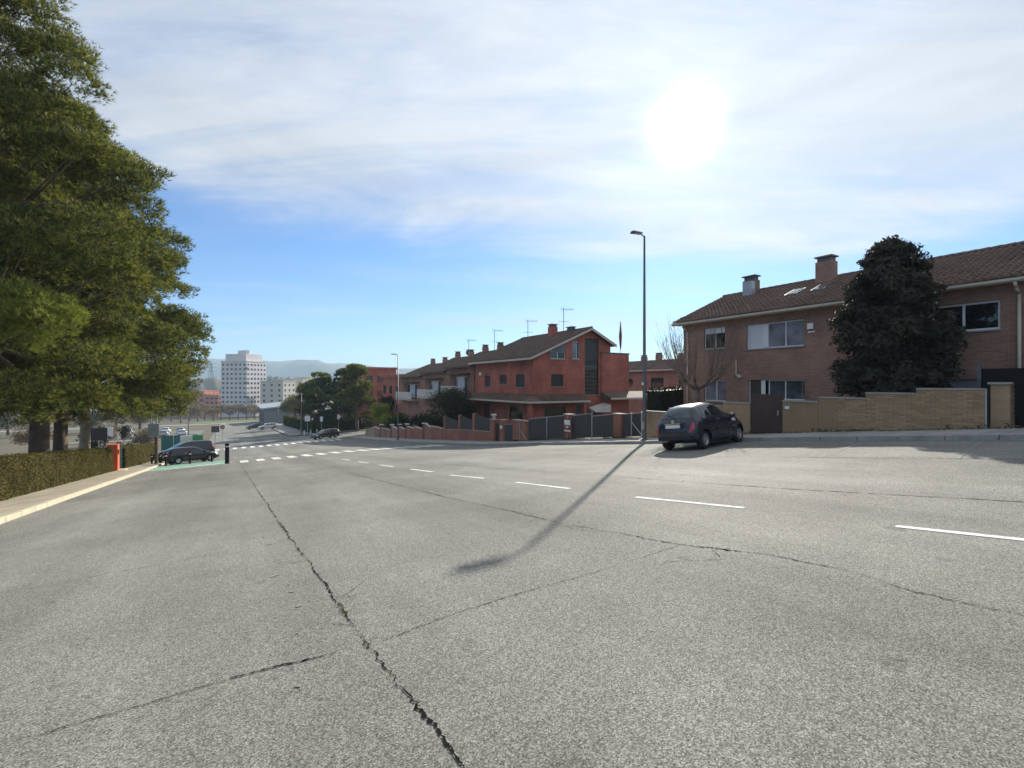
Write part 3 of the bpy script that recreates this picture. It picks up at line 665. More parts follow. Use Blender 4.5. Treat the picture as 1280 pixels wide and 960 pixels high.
    # porch roof that turns the corner
    def canopy(pts_out, pts_in, zl, zh, nm='porch_roof'):
        n = len(pts_out); v = [(x, y, zl) for x, y in pts_out] + [(x, y, zh) for x, y in pts_in] + [(x, y, zl - .14) for x, y in pts_out] + [(x, y, zl - .14) for x, y in pts_in]
        f = []
        for i in range(n - 1): f += [(i, i + 1, n + i + 1, n + i), (2 * n + i, 2 * n + i + 1, 3 * n + i + 1, 3 * n + i), (i, i + 1, 2 * n + i + 1, 2 * n + i)]
        f += [(0, n, 3 * n, 2 * n), (n - 1, 2 * n - 1, 4 * n - 1, 3 * n - 1)]
        c_ = MB().add(v, f).build(nm, M['tileB'], H_)
        m2 = MB()
        for (x0, y0), (x1, y1) in zip(pts_out[:-1], pts_out[1:]):
            if abs(x0 - x1) < .01: m2.box(x0 - .06, x0 - .003, min(y0, y1) - .05, max(y0, y1), zl - .16, zl + .0)
            else: m2.box(min(x0, x1), max(x0, x1), y0 - .06, y0 - .003, zl - .165, zl + .0)
        m2.build('fascia_board', M['fascia'], c_); return c_
    c_ = canopy([(21.35, 46.2), (21.35, 33.75), (27.9, 33.75)], [(22.49, 46.2), (22.49, 34.89), (27.9, 34.89)], .08, .62)
    up, sl = unit((21.35, 33.75, .08), (22.49, 33.75, .62)); tiles('porch_tiles', c_, (21.35, 34.8, .08), (0, 1, 0), up, 11.4, sl, M['tileB'], .26, .36, lift=.0)
    up, sl = unit((21.35, 33.75, .08), (21.35, 34.89, .62)); tiles('porch_tiles', c_, (22.6, 33.75, .08), (1, 0, 0), up, 5.3, sl, M['tileB'], .26, .36, lift=.0)
    canopy([(30.0, 33.4), (35.4, 33.4)], [(30.0, 34.77), (35.4, 34.77)], .28, .85)
    for w_, s in ((21.7, 34.1), (27.4, 34.0), (35.0, 33.7)): MB().box(w_ - .16, w_ + .16, s - .16, s + .16, -4, .1 if w_ < 30 else .12).build('porch_pillar', M['brickR'], H_)
    mb = MB(); mb.add([(28.4, 33.6, -.95), (30.2, 33.6, -.35), (30.2, 34.6, -.2), (28.4, 34.6, -.6), (28.4, 33.6, -1.0), (30.2, 33.6, -1.05), (30.2, 34.6, -1.05), (28.4, 34.6, -1.0)],
                      [(0, 1, 2, 3), (0, 1, 5, 4), (1, 2, 6, 5), (2, 3, 7, 6), (0, 3, 7, 4), (4, 5, 6, 7)]); mb.build('awning', M['cream'], H_)
    chimney(H_, 27.6, 39.2, 5.9, 7.5, .7, .7, M['brickR']); chimney(H_, 28.2, 37, 6.3, 7.05, .5, .9, M['tileB'])
    MB().box(F - .2, F - .004, 44.6, 45.0, 2.45, 2.75).build('floodlight', M['white'], H_)
    fp = world_thing('flag_pole', 'slim flag pole with a furled red flag on the flat brick wing', 'flag pole', (33.2, 35.6, 4.55))
    MB().tube((33.2, 35.6, 4.56), (33.2, 35.6, 7.75), .03, .02, 8).build('pole', M['metal'], fp)
    mb = MB(); prev = None
    v = []; n = 8; prof = [(7.7, .03), (7.3, .08), (6.8, .13), (6.3, .19), (5.8, .15), (5.3, .11), (4.95, .04)]
    for z, r in prof:
        for i in range(n): t = 2 * math.pi * i / n; v.append((33.26 + r * (1 + .35 * math.sin(3 * t)) * math.cos(t), 35.6 + r * .6 * math.sin(t), z))
    mb.add(v, [(j * n + i, j * n + (i + 1) % n, (j + 1) * n + (i + 1) % n, (j + 1) * n + i) for j in range(len(prof) - 1) for i in range(n)]); mb.build('flag', M['flag'], fp, True)
house_red()

# ------------------------------------------------------------------ stepped terrace further down
def terrace(i, s0, s1, zt, zr, label):
    F = 22.5; H_ = world_thing('terrace_house', label, 'house', (26.5, (s0 + s1) / 2, G(24, s0)), 'stepped terrace of pink brick houses')
    s0 += .01; L_ = s1 - s0; zb = -8.2; gz = G(22.5, (s0 + s1) / 2)
    up0, up1 = zt - 2.95, zt - 1.05
    bay = (s0 + L_ * .22, s0 + L_ * .68, up0, up1); lw = [(s0 + L_ * .12, s0 + L_ * .3, gz + .7, gz + 1.9), (s0 + L_ * .45, s0 + L_ * .62, gz + .2, gz + 2.1), (s0 + L_ * .75, s0 + L_ * .9, gz + .7, gz + 1.9)]
    mb = MB(); wall_face(mb, 'w', F, s0, s1, zb, zt, [bay] + lw)
    mb.quad((F, s0, zb), (31, s0, zb), (31, s0, zt), (F, s0, zt)); mb.quad((F, s1, zb), (31, s1, zb), (31, s1, zt), (F, s1, zt))
    for s in (s0, s1): mb.add([(F, s, zt), (31, s, zt), (27, s, zr - .12)], [(0, 1, 2)])
    mb.quad((31, s0, zb), (31, s1, zb), (31, s1, zt), (31, s0, zt)); mb.build('wall', M['brickD'], H_)
    window(H_, 'w', F, *bay, panes=((0, .28, 'darkshutter'), (.28, .78, 'shutter'), (.78, 1, 'pane')), fm='frame')
    for h in lw: window(H_, 'w', F, *h, panes=((0, .5, 'pane'), (.5, 1, 'pane')), fm='darkframe')
    mb = MB(); mb.box(F - 1.15, F - .003, s0 + L_ * .12, s0 + L_ * .86, zt - .82, zt - .70); mb.build('awning_slab', M['darkshutter'], H_)
    b0, b1 = s0 + L_ * .15, s0 + L_ * .9; bz = up0 - .2
    mb = MB(); mb.box(F - 1.1, F - .004, b0, b1, bz - .15, bz); bal = mb.build('balcony', M['fascia'], H_)
    n = int((b1 - b0) / .62); st = (b1 - b0) / n
    for k in range(n): MB().box(F - 1.1, F - 1.06, b0 + k * st + .02, b0 + (k + 1) * st - .02, bz + .06, bz + .95).build('railing_panel', M['cream'], bal)
    MB().box(F - 1.13, F - 1.03, b0, b1, bz + .955, bz + 1.0).build('handrail', M['white'], bal)
    for sgn in (1, -1):
        a = Vector((22.05 if sgn > 0 else 31.95, s0, zt + .02)); b = Vector((27, s0, zr)); off = Vector((0, L_, 0)); dn = Vector((0, 0, -.1))
        mb = MB(); mb.hexa([a + dn, b + dn, a + dn + off, b + dn + off, a, b, a + off, b + off]); rf = mb.build('roof', M['tileB'], H_)
        up, sl = unit(a, b); tiles('roof_tiles', rf, tuple(a), (0, 1, 0), up, L_, sl, M['tileB'], .3, .45)
    for k in (.25, .75): chimney(H_, 26.8, s0 + L_ * k, zr - .5, zr + .85, .6, .6, M['brickD'])
terrace(0, 46.6, 54.2, 3.44, 5.5, 'terrace house next to the red gabled house, highest of the stepped row')
terrace(1, 54.2, 62.7, 3.0, 5.15, 'middle terrace house of the stepped row, behind the big grey shrub')
terrace(2, 62.7, 72.4, 2.54, 4.6, 'lowest terrace house of the stepped row, beside the yellow-green bush')
antenna('aerial standing on the red gabled house ridge, tallest of the row', 28.2, 38.2, 6.6, 9.0)
antenna('aerial left of the red house chimney', 27.2, 43.2, 6.0, 8.35)
antenna('aerial between two chimneys above the highest terrace house', 27, 50.3, 5.4, 8.0)
antenna('aerial with a round dish on the middle terrace roof', 27, 57.5, 5.05, 7.4, True)

def simple_house(name, label, w0, w1, s0, s1, zb, zt, zr, wm, wins, round_win=None, group=None, chim=()):
    H_ = world_thing(name, label, 'house', ((w0 + w1) / 2, (s0 + s1) / 2, zb), group)
    mb = MB(); wall_face(mb, 'w', w0, s0, s1, zb, zt, wins); rw = (w0 + w1) / 2
    for s in (s0, s1): mb.add([(w0, s, zb), (w1, s, zb), (w1, s, zt), (rw, s, zr - .1), (w0, s, zt)], [(0, 1, 2, 3, 4)])
    mb.quad((w1, s0, zb), (w1, s1, zb), (w1, s1, zt), (w1, s0, zt)); mb.build('wall', wm, H_)
    for h in wins: window(H_, 'w', w0, *h, panes=((0, .5, 'pane'), (.5, 1, 'pane')), fm='darkframe')
    for a in (w0 - .5, w1 + .5):
        A_ = Vector((a, s0 - .3, zt + .0)); B_ = Vector((rw, s0 - .3, zr)); off = Vector((0, s1 - s0 + .6, 0)); dn = Vector((0, 0, -.12))
        mb = MB(); mb.hexa([A_ + dn, B_ + dn, A_ + dn + off, B_ + dn + off, A_, B_, A_ + off, B_ + off]); rf = mb.build('roof', M['tileB'], H_)
        up, sl = unit(A_, B_); tiles('roof_tiles', rf, tuple(A_), (0, 1, 0), up, off.y, sl, M['tileB'], .35, .5)
    MB().box(w0 - .58, w0 - .503, s0 - .3, s1 + .3, zt - .14, zt + .04).build('gutter', M['fascia'], H_)
    for s, z in chim: chimney(H_, rw, s, zr - .4, z, .7, .7, wm)
    if round_win:
        s, z, r = round_win; MB().lathe([(0, -.03), (r, -.03), (r + .08, -.02), (r + .08, .02)], (w0, s, z), 'x', 18).build('round_window', M['pane'], H_)
    return H_
simple_house('rose_brick_house', 'rose brick house with a round window seen past the lamp post', 49.6, 58, 38, 62, -5, 3.45, 5.0, M['brickC'],
             [(44.9, 47.2, .9, 2.4), (40.6, 42.4, .9, 2.4)], (51.2, 1.75, .6), chim=((52.5, 5.9), (49.6, 6.1), (45.6, 5.8), (42, 5.8)))
simple_house('rose_brick_house', 'rose brick house farther back, its roof just above the terrace behind the red house', 52, 60, 66, 90, -6, 1.8, 3.4, M['brickC'], [(70, 72, -1, .6)])

# ------------------------------------------------------------------ distant blocks
def block(name, label, cx, cy, rz, sx, sy, zb, h, mat, floors, nx, ny, ww=1.3, wh=1.3, cat='building', group=None, extra=None, roofm=None, z_first=2.6):
    o = thing(name, label, cat, (cx, cy, zb), rz, group)
    MB().box(-sx / 2, sx / 2, -sy / 2, sy / 2, -6, h).build('wall', M[mat], o)
    MB().box(-sx / 2 - .2, sx / 2 + .2, -sy / 2 - .2, sy / 2 + .2, h + .003, h + .5).build('roof', M[roofm or mat], o)
    fh = (h - .6) / floors; me = {}
    for ax, n in (('x', nx), ('y', ny)):
        mb = MB(); mb.box(-ww / 2, ww / 2, -.06, .2, 0, wh) if ax == 'x' else mb.box(-.06, .2, -ww / 2, ww / 2, 0, wh)
        me[ax] = mb.mesh('window'); me[ax].materials.append(M['farwin'])
    for f in range(floors):
        z = f * fh + (fh - wh) * .55
        for k in range(nx): q = link('window', me['x'], o); q.location = (-sx / 2 + (k + .5) * sx / nx, -sy / 2, z)
        for k in range(ny): q = link('window', me['y'], o); q.location = ((sx / 2 - .14) if rz < 0 else -sx / 2, -sy / 2 + (k + .5) * sy / ny, z)
    if extra: extra(o)
    return o
def polar(x, y, z):   # place on a bearing: tangent of the angle from the view axis, depth along the view axis, height
    c_, s_ = math.cos(R(30.3)), math.sin(R(30.3)); return (s_ * y + c_ * x * y, c_ * y - s_ * x * y, z)
def tower_extra(o):
    MB().box(-7.5, 7.5, -7.5, 7.5, 34.01, 38.5).build('upper_storey', M['tower'], o)
    for x, y in ((-3.2, 1), (0, 0), (3, -1)): MB().lathe([(1.9, 38.5), (1.9, 41.2), (0, 41.2)], (x, y, 0), 'z', 12).build('roof_tank', M['tower'], o)
    for f in range(10): MB().box(8.2, 9.9, -9.9, -8.2, 1.2 + f * 3.05, 2.2 + f * 3.05).build('corner_balcony', M['cream' if f % 3 else 'darkmetal'], o)
T = polar(-.558, 318, -17.5)
block('tower_block', 'tall pale tower block with rows of small dark windows in the valley', T[0], T[1], R(-40), 18.5, 18.5, T[2], 33.5, 'tower', 11, 6, 6, 1.5, 1.3, extra=tower_extra)
T = polar(-.487, 300, -17); block('pale_block', 'low pale block right of the tower, nearest to it', T[0], T[1], R(-38), 15, 13, T[2], 20, 'cream', 6, 3, 3, 1.4, 1.3)
T = polar(-.455, 330, -17); block('pale_block', 'low pale block farther right, half hidden by the dark pine', T[0], T[1], R(-38), 22, 14, T[2], 21.5, 'cream', 6, 5, 3, 1.4, 1.3)
T = polar(-.427, 345, -17); block('pale_block', 'pale block whose roof shows just left of the dark pine', T[0], T[1], R(-38), 12, 12, T[2], 23, 'cream', 7, 3, 3, 1.4, 1.3)
T = polar(-.672, 330, -18); block('orange_block', 'orange brick apartment block left of the pine branch end', T[0], T[1], R(-30), 15, 16, T[2], 13, 'redblock', 4, 4, 4, 1.8, 1.3)
T = polar(-.643, 325, -18); block('orange_block', 'orange brick apartment block left of the tower with a dark recessed centre', T[0], T[1], R(-36), 12, 14, T[2], 14.5, 'redblock', 4, 3, 4, 2.2, 1.6)
T = polar(-.618, 322, -18); block('orange_block', 'orange brick apartment block touching the foot of the tower', T[0], T[1], R(-38), 13, 10, T[2], 12, 'redblock', 4, 4, 3, 2, 1.3)
T = polar(-.70, 330, -18); block('orange_block', 'orange brick apartment block nearest to the pine crown', T[0], T[1], R(-28), 14, 12, T[2], 11.5, 'redblock', 4, 4, 3, 1.8, 1.3)
block('flat_red_block', 'flat-roofed red brick block behind the dark pines on the right', 26, 108, 0, 9, 13, -8, 12.6, 'brickR', 4, 4, 4, 1.4, 1.3)
block('flat_red_block', 'flat-roofed brick block at the low end of the terrace', 27.5, 79.5, 0, 9, 11, -7, 9.6, 'brickR', 3, 4, 3, 1.3, 1.3)
# long shed with a sloping metal roof beside the lower road
sh = thing('metal_shed', 'dark metal shed with a sloping grey roof beside the lower road', 'shed', (12.8, 190, G(12, 190)))
MB().box(-3.5, 9, -12, 22, -2, 5.6).build('wall', M['sheet'], sh)
mb = MB(); mb.hexa([(-4.5, -13, 5.2), (10, -13, 6.6), (-4.5, 23, 5.2), (10, 23, 6.6), (-4.5, -13, 5.6), (10, -13, 7.0), (-4.5, 23, 5.6), (10, 23, 7.0)]); mb.build('roof', M['metal'], sh)
for k in range(6): MB().box(-3.62, -3.503, -11 + k * 5.4, -8 + k * 5.4, -.2, 4.4).build('door_panel', M['darkmetal'], sh)

# hills and mountains
def ridge(name, mat, depth, x0, x1, heights, zb, label=None, thick=500, n=160):
    xs = np.linspace(x0, x1, n); V = []; rows = 9
    hx, hz = zip(*heights)
    for j in range(rows):
        q = j / (rows - 1)
        for i, x in enumerate(xs):
            h = np.interp(x, hx, hz); k = math.sin(math.pi * q) ** .8
            nz = (h - zb) * (.06 * math.sin(i * .9 + j) + .05 * math.sin(i * .37 + 2 * j) + .03 * math.sin(i * 2.3 + j * 3)) * (1 if q != .5 else .35)
            p = polar(x, depth + (q - .5) * thick, zb + (h - zb) * k + nz * k); V.append(p)
    V = np.array(V); i = np.arange((rows - 1) * (n - 1)); a = (i // (n - 1)) * n + i % (n - 1)
    o = link(name, np_mesh(name, V, np.stack([a, a + 1, a + n + 1, a + n], 1), True), None, (mat,)); o['kind'] = 'structure'; return o
ridge('mountains', M['mount'], 2900, -1.6, .9, [(-1.6, 60), (-1.2, 95), (-.85, 105), (-.70, 128), (-.66, 145), (-.62, 158), (-.58, 154), (-.54, 136), (-.5, 140), (-.45, 145), (-.4, 136), (-.33, 120), (-.25, 95), (.1, 60), (.9, 40)], -40, thick=800)
ridge('brown_hill', M['hill'], 760, -1.3, -.52, [(-1.3, -2), (-.9, 2), (-.70, 4), (-.66, 9), (-.62, 11), (-.585, 8), (-.52, -10)], -30, thick=200)
ridge('green_hill', M['mount'], 900, -.56, -.28, [(-.56, -15), (-.51, 16), (-.47, 13), (-.42, 10), (-.36, 6), (-.28, -15)], -30, thick=200)
T = polar(-.627, 760, 8); py = thing('lattice_pylon', 'lattice power pylon standing on the brown hill', 'pylon', T, R(30))
for a in (-1, 1):
    for b in (-1, 1): MB().tube((a * 3.4, b * 3.4, -4), (a * .6, b * .6, 26), .35, .25, 4).build('leg', M['darkmetal'], py)
for z, l in ((26.5, 6.5), (20, 8), (14, 6)):
    MB().tube((-l, 0, z), (l, 0, z), .35, .35, 4).build('cross_arm', M['darkmetal'], py)
mb = MB()
for k in range(5):
    z0, z1 = -2 + k * 5.4, 3.4 + k * 5.4; r0, r1 = 3.4 - 2.8 * (z0 + 4) / 30, 3.4 - 2.8 * (z1 + 4) / 30
    mb.tube((-r0, -r0, z0), (r1, -r1, z1), .2, .2, 4); mb.tube((r0, -r0, z0), (-r1, -r1, z1), .2, .2, 4)
mb.build('bracing', M['darkmetal'], py)

# ------------------------------------------------------------------ boundary walls and fences on the right
WP = 17.9
def pav(s, w=17.9): return G(w, s) + .12
brick_me = {}
def brick_wall_near():
    """stepped yellow wall with real bricks, the nearest as single objects"""
    H_ = world_thing('garden_wall', 'stepped yellow brick garden wall in front of the magnolia', 'wall', (WP, 7.6, pav(7.6)))
    segs = [(4.84, 6.37, 1.43), (6.37, 7.72, 1.28), (7.72, 9.2, 1.10), (9.2, 10.46, .94)]
    core = MB(); items = []
    bl, bh, jt = .24, .055, .011
    for a, b, zt in segs:
        core.sbox(WP + .012, WP + .25, a, b, pav(a) - .3, pav(b) - .3, zt - .05, zt - .05)
        MB().box(WP - .03, WP + .28, a - .02, b, zt - .048, zt).build('coping', M['coping'], H_)
        z = zt - .06 - bh; row = int(round((zt - 1.43) / (bh + jt)))
        while z > pav(b) - .12:
            s = a + .002 - (bl / 2 if row % 2 else 0)
            while s < b - .01:
                s0, s1 = max(s, a + .002), min(s + bl - jt, b - .002)
                if s1 - s0 > .04 and z > pav((s0 + s1) / 2) - .06: items.append((s0, s1, z))
                s += bl
            z -= bh + jt; row += 1
    core.build('wall_core', M['mortar'], H_)
    items.sort(key=lambda t: t[0]); org = ORG[H_.name]
    for s0, s1, z in items[:300]:
        L_ = round(s1 - s0, 2)
        if L_ not in brick_me:
            mb = MB(); mb.box(0, .05, 0, L_, 0, bh); brick_me[L_] = mb.mesh('brick'); brick_me[L_].materials.append(M['brick_y'])
        o = link('brick', brick_me[L_], H_); o.location = (WP + random.uniform(-.003, .003) - org.x, s0 - org.y, z - org.z)
    mb = MB()
    for s0, s1, z in items[300:]: d = random.uniform(-.003, .003); mb.box(WP + d, WP + .05, s0, s1, z, z + bh)
    o = mb.build('brickwork', M['brick_y'], H_); o['kind'] = 'stuff'
    MB().box(WP + .0, WP + .2, 4.80, 4.835, pav(4.8) - .1, 1.42).build('end_trim', M['metal'], H_)
brick_wall_near()
def wall_run(name, label, segs, mat, cap='coping', th=.22, group=None):
    a0 = segs[0][0]; H_ = world_thing(name, label, 'wall', (WP, a0, pav(a0)), group)
    for a, b, za, zb_ in segs:
        mb = MB(); mb.sbox(WP, WP + th, a, b - .002, pav(a) - .4, pav(b) - .4, za - .05, zb_ - .05); mb.build('wall_panel', mat, H_)
        mb = MB(); mb.sbox(WP - .03, WP + th + .03, a - .01, b - .012, za - .048, zb_ - .048, za, zb_); mb.build('coping', M[cap], H_)
    return H_
wall_run('garden_wall', 'stepped yellow brick wall behind the parked small car', [(11.78, 13.0, .80, .80), (13.0, 14.4, .63, .63), (14.4, 15.9, .42, .42), (15.9, 17.5, .22, .22)], M['wallY'])
def pillar(label, s0, s1, zt, mat, cap='coping', w0=WP - .02, w1=WP + .36, group=None, name='brick_pillar'):
    H_ = world_thing(name, label, 'pillar', ((w0 + w1) / 2, (s0 + s1) / 2, pav(s0)), group)
    MB().box(w0, w1, s0, s1, pav(s1) - .4, zt - .06).build('shaft', mat, H_)
    MB().box(w0 - .05, w1 + .05, s0 - .05, s1 + .05, zt - .058, zt).build('cap', M[cap], H_)
pillar('yellow brick gate pillar at the right edge beside the dark gate', 4.34, 4.72, 1.60, M['wallY'])
# dark slatted driveway gate at the right edge
gt = world_thing('driveway_gate', 'black slatted driveway gate at the right edge of the picture', 'gate', (WP + .15, 3, pav(3)))
MB().box(WP + .1, WP + .14, .8, 4.2, pav(2.5) - .15, 1.95).build('gate_frame', M['black'], gt)
for k in range(12): MB().box(WP + .06, WP + .097, .85, 4.28, .62 + k * .115, .70 + k * .115).build('slat', M['black'], gt)
# brown pedestrian gate
gt = world_thing('pedestrian_gate', 'dark brown slatted pedestrian gate between the yellow walls', 'gate', (WP + .1, 11.1, pav(11)))
MB().box(WP + .08, WP + .11, 10.47, 11.77, pav(11) - .12, 1.06).build('gate_frame', M['gate'], gt)
for k in range(13): MB().box(WP + .045, WP + .077, 10.50, 11.74, pav(11) + .02 + k * .117, pav(11) + .115 + k * .117).build('slat', M['gate'], gt)
MB().box(WP + .0, WP + .044, 10.62, 10.66, .35, .55).build('handle', M['metal'], gt)
MB().box(WP - .03, WP - .002, 10.2, 10.36, .62, .72).build('letter_slot', M['white'], gt)
# dark screen on the wall by the driveway
sc_ = world_thing('garden_screen', 'dark garden screen behind the yellow gate pillar', 'screen', (19.3, 5.5, pav(5.5, 19)))
MB().box(19.2, 19.26, 4.2, 5.35, pav(5.5) - .2, 2.0).build('panel', M['black'], sc_)
for s in (4.25, 5.3): MB().box(19.14, 19.199, s - .04, s + .04, pav(s) - .2, 2.14).build('post', M['darkmetal'], sc_)

# screened fence in front of the red house
def fence_run(label, segs, zoff=0, post=True, name='screen_fence'):
    H_ = world_thing(name, label, 'fence', (WP + .1, segs[0][0], pav(segs[0][0])))
    for a, b, z0a, z0b, za, zb_ in segs:
        mb = MB(); mb.sbox(WP + .08, WP + .10, a + .06, b - .03, z0a, z0b, za, zb_); mb.build('mesh_panel', M['mesh_p'], H_)
        MB().tube((WP + .09, a + .03, z0a - .25), (WP + .09, a + .03, za + .06), .03, .03, 8).build('post', M['metal'], H_)
        mb = MB(); mb.tube((WP + .09, a + .03, za + .02), (WP + .09, b, zb_ + .02), .018, .018, 6); mb.build('top_rail', M['metal'], H_)
    return H_
def low(s): return pav(s) + .08
def fl_(a, b, h): return (a, b, low(a), low(b), pav(a) + h, pav(b) + h)
fence_run('grey screened wire fence between the lamp post and the for-sale board', [fl_(17.7, 19.1, 1.25), fl_(19.75, 21.6, 1.3), fl_(21.6, 23.55, 1.45)])
fence_run('grey screened wire fence left of the for-sale board', [fl_(24.2, 26.2, 1.5), fl_(26.2, 28.5, 1.5)])
fence_run('narrow screened panel between the two brick gate pillars', [fl_(30.6, 31.9, 1.25)])
for lb, a, b, h in [('short red brick pillar near the lamp post', 19.15, 19.7, 1.38), ('red brick pillar right behind the for-sale board', 23.6, 24.15, 1.62),
                    ('wide red brick pillar with a leaning metal prop', 28.6, 30.5, 1.62), ('slim red brick gate pillar with a small white box', 31.95, 32.5, 1.7), ('red brick gate pillar topped by a stone urn', 33.45, 34.1, 1.78)]:
    pillar(lb, a, b, pav(b) + h, M['wallR'])
mb = MB(); ur = world_thing('stone_urn', 'small pale stone urn on the brick gate pillar', 'urn', (WP + .17, 33.8, pav(34.1) + 1.78))
mb.lathe([(0, 0), (.14, 0), (.14, .04), (.07, .1), (.2, .28), (.24, .36), (.16, .4), (0, .42)], (WP + .17, 33.78, pav(34.1) + 1.781), 'z', 12); mb.build('bowl', M['cream'], ur, True)
bw_ = world_thing('letter_box', 'small white letter box on the slim brick gate pillar', 'letter box', (WP - .08, 32.2, -1.5))
MB().box(WP - .1, WP - .022, 32.05, 32.35, pav(32) + .95, pav(32) + 1.2).build('box', M['white'], bw_, bevel=.01)
gt = world_thing('iron_gate', 'narrow dark iron gate between the brick pillars of the red house', 'gate', (WP + .15, 33, pav(33)))
MB().box(WP + .14, WP + .165, 32.52, 33.43, pav(33) - .02, pav(33) + 1.35).build('panel', M['gate'], gt)
for k in range(5): MB().tube((WP + .12, 32.6 + k * .18, pav(33)), (WP + .12, 32.6 + k * .18, pav(33) + 1.45), .012, .012, 5).build('bar', M['black'], gt)
for i, (s, ds) in enumerate(((29.4, 1.0), (18.3, .9))):
    pr = world_thing('fence_prop', 'leaning metal prop ' + ('against the wide brick pillar' if i == 0 else 'at the end of the fence by the lamp post'), 'prop', (WP - .1, s, pav(s)))
    MB().tube((WP - .06, s, pav(s)), (WP - .06, s, pav(s) + 1.3), .03, .03, 6).build('upright', M['metal'], pr)
    MB().tube((WP - .1, s - ds, pav(s - ds)), (WP - .06, s, pav(s) + .85), .025, .025, 6).build('brace', M['metal'], pr)
sb = world_thing('for_sale_board', 'small red and white for-sale board on a stake by the fence', 'sign', (WP - .1, 23.75, pav(23.75)))
zz = pav(23.75); MB().tube((WP - .08, 23.75, zz - .1), (WP - .08, 23.75, zz + 1.5), .02, .02, 6).build('stake', M['metal'], sb)
MB().box(WP - .12, WP - .1, 23.35, 24.1, zz + .45, zz + 1.28).build('board', M['brickR'] if False else M['flag'], sb)
MB().box(WP - .127, WP - .121, 23.42, 24.0, zz + .92, zz + 1.22).build('white_panel', M['white'], sb)
MB().box(WP - .127, WP - .121, 23.6, 23.85, zz + .74, zz + .84).build('white_mark', M['white'], sb)
for k in range(5): MB().box(WP - .127, WP - .121, 23.39 + k * .13, 23.48 + k * .13, zz + .5, zz + .62).build('letter', M['white'], sb)
# red retaining wall with dark screens, then the long stepped wall down to the corner
wr_ = wall_run('retaining_wall', 'rust-red brick retaining wall with dark screens left of the red house gate', [(34.12, 38, pav(34) + .75, pav(38) + .95), (38, 41.5, pav(38) + .95, pav(41.5) + 1.05), (41.5, 44.1, pav(41.5) + 1.05, pav(44.1) + 1.1)], M['wallR'])
for a, b in ((34.2, 37.1), (37.5, 40.1), (40.5, 43.6)):
    mb = MB(); mb.sbox(WP + .1, WP + .12, a, b, pav(a) + .8, pav(b) + 1.0, pav(a) + 1.75, pav(b) + 2.3); mb.build('screen', M['mesh_p'], wr_)
for s in (37.3, 40.3, 43.85): MB().box(WP + .03, WP + .3, s - .14, s + .14, pav(s) + .7, pav(s) + 2.35).build('pier', M['wallR'], wr_)
runs = [(44.2, 47.3, 1.15, 1.45), (47.3, 49.3, 1.25, 1.75), (49.9, 52.6, 1.1, 1.45), (52.6, 55.4, 1.2, 1.5), (55.9, 58.5, 1.1, 1.45), (58.9, 61.6, 1.1, 1.6), (62.1, 66.8, 1.05, 1.35), (67.2, 70.2, 1.1, 1.45)]
names = ['first', 'second', 'third', 'fourth', 'fifth', 'sixth', 'seventh', 'eighth']
for i, (a, b, h0, h1) in enumerate(runs):
    wall_run('front_wall', f'low brick front wall sloping downhill, {names[i]} panel from the dark screens', [(a, b, pav(a) + h0, pav(b) + h1)], M['wallR' if i < 5 else 'brickD'], 'fascia', group='low front walls of the terrace')
for i, s in enumerate((49.6, 55.65, 58.7, 61.85, 66.95)):
    pillar(f'white-capped gate post, {names[i]} along the low front walls', s - .28, s + .28, pav(s) + 1.75, M['gate'], 'white', group='gate posts of the terrace')
wall_run('front_wall', 'yellowish low wall at the street corner beside the dark hatchback', [(70.9, 73, pav(71) + 1.4, pav(73) + 1.2), (73, 75.6, pav(73) + 1.2, pav(75) + 1.0)], M['wallY'], 'fascia')
gb = world_thing('grey_gate', 'small grey-blue gate at the low end of the front walls', 'gate', (WP, 70.5, pav(70.5)))
MB().box(WP, WP + .06, 70.22, 70.88, pav(70) - .1, pav(70.5) + 1.5).build('panel', M['signblue'], gb); MB().box(WP - .03, WP + .0, 70.3, 70.34, pav(70.5) + .7, pav(70.5) + .85).build('handle', M['metal'], gb)

# ------------------------------------------------------------------ lamps, posts, signs
def lamp(label, w, s, h, out=-1, r=.085, zoff=.13, group='street lamps'):
    z = G(w, s) + zoff; o = thing('street_lamp', label, 'street lamp', (w, s, z), 0, group)
    MB().lathe([(0, 0), (.19, 0), (.19, .03), (.11, .05), (r * 1.15, .08), (r * 1.15, 1.3), (r, 1.34), (r * .5, h), (0, h)], (0, 0, 0), 'z', 12).build('pole', M['darkmetal'], o, True)
    MB().box(-r * 1.2, -r * .8, -.06, .06, .5, .85).build('hatch', M['metal'], o)
    mb = MB(); mb.tube((0, 0, h - .02), (out * .25, 0, h + .06), .03, .03, 6); mb.build('arm', M['darkmetal'], o)
    mb = MB(); x0, x1 = sorted((out * .2, out * .75)); mb.hexa([(x0, -.14, h + .02), (x1, -.14, h + .06), (x0, .14, h + .02), (x1, .14, h + .06), (x0, -.1, h + .12), (x1, -.08, h + .13), (x0, .1, h + .12), (x1, .08, h + .13)])
    hd = mb.build('lantern', M['darkmetal'], o, bevel=.015); MB().box(x0 + .08, x1 - .05, -.09, .09, h + .03, h + .034).build('lens', M['clear_lens'], hd)
    return o
def small_sticker(): pass
lp = lamp('tall grey street lamp beside the parked small car', 16.15, 15.75, 9.25)
MB().box(-.12, -.1, -.05, .05, 2.5, 2.62).build('sticker', M['white'], lp)
lamp('street lamp in front of the lowest terrace house', 16.2, 53.2, 9.6)
lamp('street lamp before the dark pines beyond the side street', 18.2, 99, 9.3)
lamp('street lamp at the far corner beside the white square sign', 10.9, 94, 7.4)
lamp('street lamp on the left before the orange brick blocks', -7.6, 118, 10.5, 1)
lamp('street lamp at the shed beside the lower road', 11.3, 150, 8.6)
